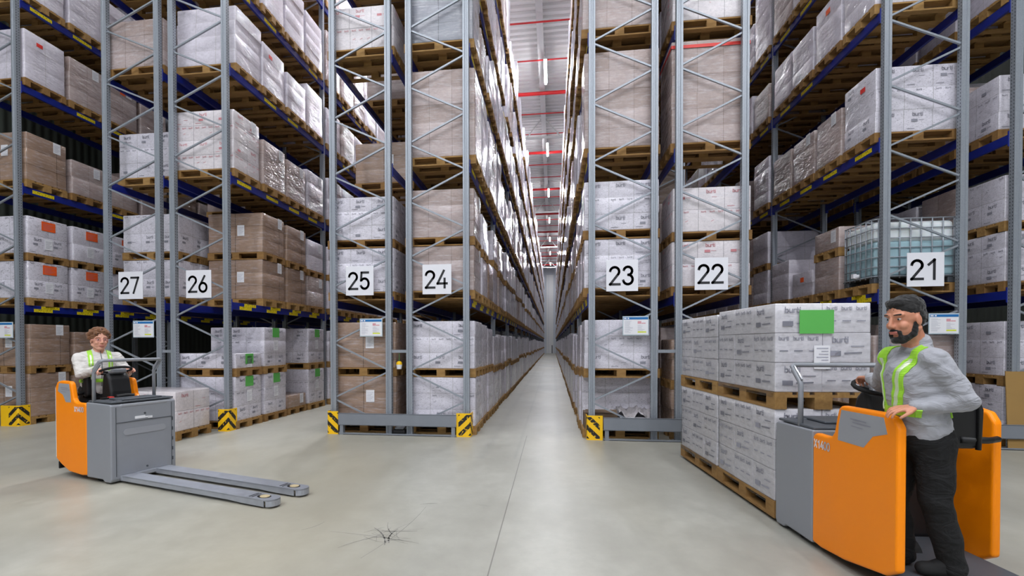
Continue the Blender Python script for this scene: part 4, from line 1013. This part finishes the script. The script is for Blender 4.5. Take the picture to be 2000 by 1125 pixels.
# ------------------------------------------------------------------ people
from mathutils import noise as mnoise
from mathutils.bvhtree import BVHTree
def bake(mb, voxel, smooth=4, amp=0, freq=8, fac=.5, seed=0):
    me = mb.mesh('tmp', []); o = bpy.data.objects.new('tmp', me); scr = bpy.data.scenes.new('scratch'); scr.collection.objects.link(o)
    r = o.modifiers.new('r', 'REMESH'); r.mode = 'VOXEL'; r.voxel_size = voxel
    if smooth: s = o.modifiers.new('s', 'SMOOTH'); s.iterations = smooth; s.factor = fac
    vl = scr.view_layers[0]; vl.update(); dg = vl.depsgraph; out = bpy.data.meshes.new_from_object(o.evaluated_get(dg))
    bpy.data.objects.remove(o); bpy.data.meshes.remove(me); bpy.data.scenes.remove(scr)
    if amp:
        for v in out.vertices:
            p = v.co * freq + Vector((seed, 0, 0)); a_ = mnoise.noise(Vector((p.x, p.y, p.z * 1.4))) + .5 * mnoise.noise(p * 2.3)
            v.co += v.normal * a_ * amp
    out.shade_smooth(); return out
def V(*a): return Vector(a)
def hand(m, wrist, d, n, thumb_side, curl=(.5, .6, .5), s=1.0, splay=.06):
    """palm + four unequal fingers + side thumb. d: finger direction, n: palm-side normal"""
    wrist = Vector(wrist); d = Vector(d).normalized(); n = Vector(n); n = (n - d * n.dot(d)).normalized(); sd = d.cross(n).normalized() * thumb_side
    for k in (-1.5, -.5, .5, 1.5):
        m.cap(wrist + sd * (.010 * k * s) + d * .012, wrist + d * (.085 - .003 * abs(k)) * s + sd * (.0205 * k * s), .017 * s, .0115 * s, 10)
    for k, L in ((1.5, .070), (.5, .080), (-.5, .075), (-1.5, .058)):
        p = wrist + d * .088 * s + sd * (.0212 * k * s); dd = (d + sd * splay * k).normalized(); ang = 0
        for j, (f, r0, r1) in enumerate(((.45, .0092, .0086), (.32, .0086, .0080), (.23, .0080, .0070))):
            ang += curl[j] * (1 + .08 * abs(k - .5)); q = dd * math.cos(ang) + n * math.sin(ang); p2 = p + q * L * f * s; m.cap(p, p2, r0 * s, r1 * s, 10); p = p2
    p = wrist + d * .025 * s + sd * .024 * s
    t1 = (d * .75 + sd * .6 + n * .25).normalized(); p2 = p + t1 * .045 * s; m.cap(p, p2, .0145 * s, .0115 * s, 10)
    t2 = (d * .95 + sd * .15 + n * .45).normalized(); p3 = p2 + t2 * .03 * s; m.cap(p2, p3, .011 * s, .0095 * s, 10)
    t3 = (d * .9 - sd * .1 + n * .6).normalized(); m.cap(p3, p3 + t3 * .024 * s, .0098 * s, .008 * s, 10)
def head(m, c, R, s=1.0, wide=1.0):
    def P(x, y, z): return c + R @ (V(x, y * wide, z) * s)
    m.ell(P(-.012, 0, .028), (.096 * s, .077 * s * wide, .098 * s), R, 20)
    m.ell(P(.022, 0, -.045), (.068 * s, .060 * s * wide, .078 * s), R, 18)
    m.ell(P(.058, 0, -.100), (.032 * s, .036 * s * wide, .024 * s), R)
    for q in (-1, 1):
        m.cap(P(-.01, q * .058, -.06), P(.048, q * .024, -.104), .022 * s, .018 * s)
        m.ell(P(.056, q * .036, -.030), (.027 * s, .025 * s, .026 * s), R)
        m.cap(P(.078, q * .012, .036), P(.066, q * .052, .034), .011 * s, .010 * s)
        m.ell(P(-.005, q * .079, -.012), (.020 * s, .009 * s, .033 * s), R)
        m.ell(P(.096, q * .010, -.030), (.012 * s, .009 * s, .009 * s), R)
    m.cap(P(.086, 0, .022), P(.106, 0, -.022), .009 * s, .0125 * s)
    m.ell(P(.082, 0, -.064), (.014 * s, .026 * s, .013 * s), R)
def person(label, base, rz, J, look, spec):
    """J holds joint positions in the local frame (x forward, y left, z up)"""
    e = empty('person', base, rz); tag(e, label, 'person')
    g = {k: Vector(v) for k, v in J.items()}
    Rh = Matrix.Rotation(look[0], 3, 'Z') @ Matrix.Rotation(look[1], 3, 'Y') @ Matrix.Rotation(look[2], 3, 'X')
    ws = spec.get('wide', 1.0)
    b = MB(); head(b, g['head'], Rh, spec.get('hs', 1.0), spec.get('hw', 1.0))
    b.cap(g['neck'], g['head'] + Rh @ V(-.02, 0, -.06), .058, .054); b.cap(g['chest'], g['neck'], .09, .065)
    b.cap(g['hip'], g['chest'], .12 * ws, .12 * ws, 16, 1.15, (0, 1, 0))
    for q, sx in (('L', 1), ('R', -1)):
        b.cap(g['sh' + q], g['el' + q], .048, .038); b.cap(g['el' + q], g['wr' + q], .038, .026); b.cap(g['chest'] + V(0, 0, .06), g['sh' + q], .07, .055)
        b.cap(g['hp' + q], g['kn' + q], .08, .055); b.cap(g['kn' + q], g['an' + q], .052, .036); b.cap(g['an' + q], g['an' + q] + V(.07, 0, -.05), .03, .022)
        hd = spec['hand' + q]; hand(b, g['wr' + q], hd[0], hd[1], hd[2], hd[3], 1.0)
    body = link('body', bake(b, .0048, 3), e); body.data.materials.append(spec['skin'])
    # jacket
    j = MB(); t = .022
    hipj = g['hip'] + V(0, 0, -.02)
    j.cap(hipj, g['waist'], .135 * ws, .135 * ws, 20, 1.28, (0, 1, 0)); j.cap(g['waist'], g['chest'], .135 * ws, .148 * ws, 20, 1.25, (0, 1, 0))
    j.cap(g['chest'], g['chest'] + V(0, 0, .07), .145, .10, 18, 1.3, (0, 1, 0))
    j.cap(g['neck'] + V(-.01, 0, -.04), g['neck'] + V(-.01, 0, .0), .085, .072)
    for q in 'LR':
        j.cap(g['chest'] + V(0, 0, .09), g['sh' + q], .085, .072); j.cap(g['sh' + q], g['el' + q], .072, .060); j.cap(g['el' + q], g['el' + q] * .25 + g['wr' + q] * .75, .060, .046)
        j.cap(g['el' + q] * .25 + g['wr' + q] * .75, g['wr' + q], .047, .040)
    jm = bake(j, .009, 5, .009, 13, .5, spec.get('seed', 0)); jk = link('jacket', jm, e); jm.materials.append(spec['jacket'])
    # trousers
    j = MB(); j.cap(g['hip'] + V(0, 0, .0), g['hip'] + V(0, 0, -.06), .13 * ws, .135 * ws, 18, 1.22, (0, 1, 0))
    for q in 'LR':
        j.cap(g['hp' + q], g['kn' + q], .105 * ws, .078); j.cap(g['kn' + q], g['an' + q] + V(0, 0, .0), .076, .068); j.cap(g['an' + q], g['an' + q] + V(0, 0, -.02), .068, .07)
    tm = bake(j, .01, 4, .010, 7, .5, 3); tm.materials.append(spec['trousers']); link('trousers', tm, e)
    for q in 'LR':
        j = MB(); a_ = g['an' + q]; zf = a_.z - .085
        j.cap(V(a_.x - .03, a_.y, zf + .045), V(a_.x + .14, a_.y, zf + .038), .044, .04, 14, 1.0); j.cap(a_ + V(0, 0, .02), V(a_.x - .01, a_.y, zf + .05), .048, .05); j.cap(a_, V(a_.x + .08, a_.y, zf + .05), .045, .04)
        mm = bake(j, .008, 3)
        for v in mm.vertices: v.co.z = max(v.co.z, zf + .002)
        mm.materials.append(MT['rubber']); link('shoe', mm, e)
    # eyes, brows, lips
    s = spec.get('hs', 1.0); hw_ = spec.get('hw', 1.0)
    def HP(x, y, z): return g['head'] + Rh @ (V(x, y * hw_, z) * s)
    for q in (-1, 1):
        m = MB(); m.ell(HP(.0705, q * .031, .010), (.0095, .0105, .0075), Rh); m.ell(HP(.0762, q * .032, .010), (.005, .0058, .0058), Rh, 12, 1)
        ey = m.build('eye', [MT['sclera'], MT['ink']], e, smooth=True)
        m = MB(); m.cap(HP(.082, q * .016, .036), HP(.074, q * .05, .037), .0055, .0045); m.build('eyebrow', spec['hair'], e, smooth=True)
    m = MB(); m.cap(HP(.0925, -.019, -.063), HP(.0925, .019, -.063), .0055, .0055, 10, 1, (0, 0, 1)); m.cap(HP(.0915, -.016, -.071), HP(.0915, .016, -.071), .006, .006); m.build('lips', MT['lips'], e, smooth=True)
    return e, g, Rh, HP, jm
def ribbon(name, jm, path, w, mat, e, ax='x', thick=.004, mr=None):
    """a strap laid over the jacket: path of (y, z) seen from the front/back, or angle for belts"""
    bv = BVHTree.FromPolygons([v.co[:] for v in jm.vertices], [p.vertices[:] for p in jm.polygons]); m = MB(); L = []
    pts = []
    for (org, d, sidev) in path:
        row = []
        for q in (-.5, 0, .5):
            o_ = org + sidev * w * q; hit = bv.ray_cast(o_, d)
            row.append(hit[0] - d * thick if hit[0] is not None and (mr is None or ((hit[0] - mr[0]).xy.length < mr[1])) else None)
        if all(r is not None for r in row): pts.append(row)
    for a_, b_ in zip(pts[:-1], pts[1:]):
        if (a_[1] - b_[1]).length > .12: continue
        for i in (0, 1): m.add([a_[i], a_[i + 1], b_[i + 1], b_[i]], [(0, 1, 2, 3)])
    o = m.build(name, mat, e); sm = o.modifiers.new('t', 'SOLIDIFY'); sm.thickness = .006; sm.offset = 0; return o
def harness(e, jm, g, pairs, z_top, z_belt, beltw=.04, w=.045):
    for (yt, yb) in pairs:
        path = []
        for k in range(26):
            t = k / 25; z = z_belt + (z_top - z_belt) * t; y = yb + (yt - yb) * t
            path.append((V(g['chest'].x + .6, g['chest'].y + y, z), V(-1, 0, 0), V(0, 1, 0)))
        n = len(path)
        for k in range(1, 8):
            an = PI / 2 * k / 8; path.append((V(g['chest'].x + .5 * math.cos(an) * .3, g['chest'].y + yt, z_top + .3), V(-.0, 0, -1), V(0, 1, 0)) if False else (V(g['chest'].x + .6 * math.cos(an), g['chest'].y + yt, z_top - .0 + .6 * math.sin(an)), V(-math.cos(an), 0, -math.sin(an)), V(0, 1, 0)))
        ribbon('reflective_strap', jm, path, w, MT['hivis'], e)
        p2 = path[:26]; ribbon('silver_stripe', jm, p2, w * .3, MT['silver'], e, thick=.009)
    path = []
    for k in range(41):
        an = 2 * PI * k / 40; d = V(-math.cos(an), -math.sin(an), 0); path.append((V(g['waist'].x, g['waist'].y, z_belt) - d * .6, d, V(0, 0, 1)))
    # belt hits only the trunk
    ribbon('reflective_belt', jm, path, beltw, MT['hivis'], e, mr=(Vector(g['waist']), .205))
MT['hivis'] = simple('hi_vis_green', srgb(156, 214, 56), .45); MT['silver'] = simple('silver_stripe_fabric', srgb(210, 222, 190), .3, .3)
MT['sclera'] = simple('eye_white', srgb(196, 186, 180), .4); MT['lips'] = simple('lip_skin', srgb(186, 112, 100), .5)
def skinm(name, c):
    a = NM(name); tc = a.n('ShaderNodeTexCoord'); n = a.noise(tc.outputs['Object'], 22, 4)
    c2 = (c[0] * .82, c[1] * .7, c[2] * .66, 1); a.l(a.mix(n, c2, c), a.b.inputs['Base Color']); a.b.inputs['Roughness'].default_value = .5
    a.b.inputs['Subsurface Weight'].default_value = .12; a.b.inputs['Subsurface Radius'].default_value = (.01, .004, .002); return a.m
sk1 = skinm('fair_skin', srgb(222, 168, 146)); sk2 = skinm('tan_skin', srgb(206, 146, 118))
def fabric(name, c, var=.12):
    a = NM(name); tc = a.n('ShaderNodeTexCoord'); n = a.noise(tc.outputs['Object'], 180, 2); n2 = a.noise(tc.outputs['Object'], 9, 4)
    c2 = tuple(v * (1 - var) for v in c[:3]) + (1,)
    a.l(a.mix(n2, c2, c), a.b.inputs['Base Color']); a.b.inputs['Roughness'].default_value = .9; a.b.inputs['Sheen Weight'].default_value = .2
    b = a.n('ShaderNodeBump'); b.inputs['Strength'].default_value = .25; b.inputs['Distance'].default_value = .003; a.l(n, b.inputs['Height'])
    nf = a.n('ShaderNodeTexNoise'); nf.inputs['Scale'].default_value = 7; nf.inputs['Detail'].default_value = 3; nf.inputs['Distortion'].default_value = 1.6; a.l(a.mapping(tc.outputs['Object'], (1, 1, 1.8)), nf.inputs['Vector'])
    b2 = a.n('ShaderNodeBump'); b2.inputs['Strength'].default_value = .7; b2.inputs['Distance'].default_value = .03; a.l(nf.outputs['Fac'], b2.inputs['Height']); a.l(b.outputs[0], b2.inputs['Normal']); a.l(b2.outputs[0], a.b.inputs['Normal']); return a.m
jk1 = fabric('white_fleece', srgb(214, 210, 206)); jk2 = fabric('grey_marl_jacket', srgb(160, 161, 168)); tr1 = fabric('black_trousers', srgb(10, 10, 12), .1); tr1.node_tree.nodes['Principled BSDF'].inputs['Sheen Weight'].default_value = 0
MT['hair1'] = fabric('brown_curly_hair', srgb(126, 84, 54), .4); MT['hair2'] = fabric('black_short_hair', srgb(20, 18, 18), .3)

# --- left driver: white fleece, glasses, brown curls
rzW = math.radians(-33)
bW = Vector((-5.575, 5.40, .165))
def wl(base, rz, P):
    d = Vector(P) - Vector(base); c, s = math.cos(-rz), math.sin(-rz); return Vector((c * d.x - s * d.y, s * d.x + c * d.y, d.z))
def tw(T, x, y, z): a_ = local_to_world(T, x, y); return (a_[0], a_[1], z)
JW = dict(head=(.06, .0, 1.425), neck=(.02, 0, 1.275), chest=(0, 0, 1.13), waist=(.0, 0, .95), hip=(-.02, 0, .82),
          shL=(-.01, .185, 1.20), shR=(-.01, -.185, 1.20), hpL=(-.02, .09, .80), hpR=(-.02, -.09, .80), knL=(.06, .11, .45), knR=(.06, -.11, .45), anL=(-.02, .12, .09), anR=(-.02, -.12, .09))
gl_ = wl(bW, rzW, tw(TL, -.60, .19, 1.235)); gr_ = wl(bW, rzW, tw(TL, -.60, -.15, 1.235))
JW['wrL'] = gl_ + V(-.085, .0, .005); JW['wrR'] = gr_ + V(-.085, .0, .005)
JW['elL'] = (JW['wrL'] + V(*JW['shL'])) * .5 + V(-.05, .055, -.13); JW['elR'] = (JW['wrR'] + V(*JW['shR'])) * .5 + V(-.07, -.055, -.13)
fd = V(1, 0, -.05)
eW, g, Rh, HP, jm = person('person in white fleece with green reflective straps and glasses driving the left truck', bW, rzW, JW, (.10, .10, 0),
    dict(skin=sk1, jacket=jk1, trousers=tr1, hair=MT['hair1'], wide=1.04, hs=.98, hw=1.08, seed=2,
         handL=(fd, V(0, 0, -1), 1, (.7, .9, .7)), handR=(fd, V(0, 0, -1), -1, (.7, .9, .7))))
harness(eW, jm, g, [(.095, .10), (-.095, -.10)], 1.24, .93)
h = MB(); rn = random.Random(4)
h.ell(HP(-.030, 0, .050), (.104, .100, .094), Rh)
for k in range(130):
    th = rn.uniform(0, 2 * PI); ph = rn.uniform(-.25, 1.0)
    x = math.cos(th) * math.cos(ph * 1.4); y = math.sin(th) * math.cos(ph * 1.4); z = math.sin(ph * 1.4)
    if x > .25 and z < .42: continue
    h.ell(HP(-.024 + .106 * x, .100 * y, .045 + .098 * z), (rn.uniform(.014, .026),) * 3, Rh, 8)
hm = bake(h, .006, 1, .006, 40); hm.materials.append(MT['hair1']); link('hair', hm, eW)
m = MB()
for q in (-1, 1):
    m.tube([tuple(HP(.094 + .003 * math.cos(t), q * .032 + .021 * math.cos(t), .010 + .016 * math.sin(t))) for t in [2 * PI * k / 14 for k in range(14)]], .0018, 6, 0, True)
    m.tube([HP(.09, q * .054, .014), HP(.04, q * .082, .012), HP(-.01, q * .086, .006)], .0016, 6)
m.tube([HP(.097, -.011, .014), HP(.097, .011, .014)], .0016, 6); m.build('glasses', MT['glassframe'] if 'glassframe' in MT else MT['redprint'], eW)
m = MB(); pts = []
bv = BVHTree.FromPolygons([v.co[:] for v in jm.vertices], [p.vertices[:] for p in jm.polygons])
zl = []
for k in range(18):
    z = .86 + .45 * k / 17; hit = bv.ray_cast(V(.8, .005, z), V(-1, 0, 0))
    if hit[0] is not None: zl.append(hit[0] + V(.003, 0, 0))
m.tube(zl, .004, 5); m.build('zip', MT['tdark'], eW)

# --- right driver: grey jacket, black hair and beard, looking left
rzM = math.radians(172)
bM = Vector((2.19, 3.26, .165))
def lm(x, y, z): return wl(bM, rzM, (x, y, z))
JM = dict(head=lm(2.045, 3.19, 1.675), neck=lm(2.12, 3.215, 1.525), chest=lm(2.135, 3.23, 1.34), waist=lm(2.145, 3.24, 1.16), hip=lm(2.175, 3.25, 1.04),
          shL=lm(2.12, 3.07, 1.435), shR=lm(2.10, 3.39, 1.44), elL=lm(2.235, 3.01, 1.215), wrL=lm(2.055, 3.10, 1.165),
          elR=lm(2.18, 3.60, 1.26), wrR=lm(2.20, 3.76, 1.29),
          hpL=lm(2.19, 3.18, .98), hpR=lm(2.17, 3.33, .98), knL=lm(2.20, 3.16, .60), knR=lm(2.10, 3.35, .60), anL=lm(2.30, 3.18, .255), anR=lm(2.15, 3.36, .255))
wdir = lambda x, y, z: wl((0, 0, 0), rzM, (x, y, z))
eM, g, Rh, HP, jm = person('bearded person in grey jacket with green reflective strap standing in the right truck', bM, rzM, JM, (.42, .22, 0),
    dict(skin=sk2, jacket=jk2, trousers=tr1, hair=MT['hair2'], wide=1.02, hs=1.0, hw=.98, seed=7,
         handL=(wdir(-1, .12, -.12), wdir(0, .15, -1), 1, (.25, .45, .4)), handR=(wdir(.05, 1, -.05), wdir(0, 0, -1), -1, (.6, .8, .6))))
harness(eM, jm, g, [(.115, .05), (-.115, -.07)], JM['chest'].z + .10, JM['waist'].z - .03, .045, .06)
h = MB(); h.ell(HP(-.022, 0, .058), (.098, .083, .080), Rh, 20); h.ell(HP(-.045, 0, .01), (.068, .079, .085), Rh, 20); h.ell(HP(.03, 0, .098), (.05, .062, .032), Rh)
hm = bake(h, .006, 2, .004, 60); hm.materials.append(MT['hair2']); link('hair', hm, eM)
h = MB()
for q in (-1, 1):
    h.cap(HP(.0, q * .067, -.02), HP(.02, q * .058, -.085), .012, .018); h.cap(HP(.02, q * .056, -.088), HP(.066, q * .022, -.118), .019, .020); h.cap(HP(.092, q * .004, -.050), HP(.082, q * .030, -.066), .0075, .008); h.cap(HP(.080, q * .030, -.064), HP(.074, q * .027, -.1), .009, .014)
h.ell(HP(.070, 0, -.112), (.030, .036, .025), Rh)
hm = bake(h, .005, 2, .003, 60); hm.materials.append(MT['hair2']); link('beard', hm, eM)

# ------------------------------------------------------------------ render look
SC.view_settings.view_transform = 'Standard'; SC.view_settings.look = 'None'; SC.view_settings.gamma = 1; SC.view_settings.use_curve_mapping = False
SC.view_settings.exposure = -0.55
wd = bpy.data.worlds.new('world'); SC.world = wd; wd.use_nodes = True; wd.node_tree.nodes['Background'].inputs[0].default_value = (.5, .55, .6, 1); wd.node_tree.nodes['Background'].inputs[1].default_value = .01
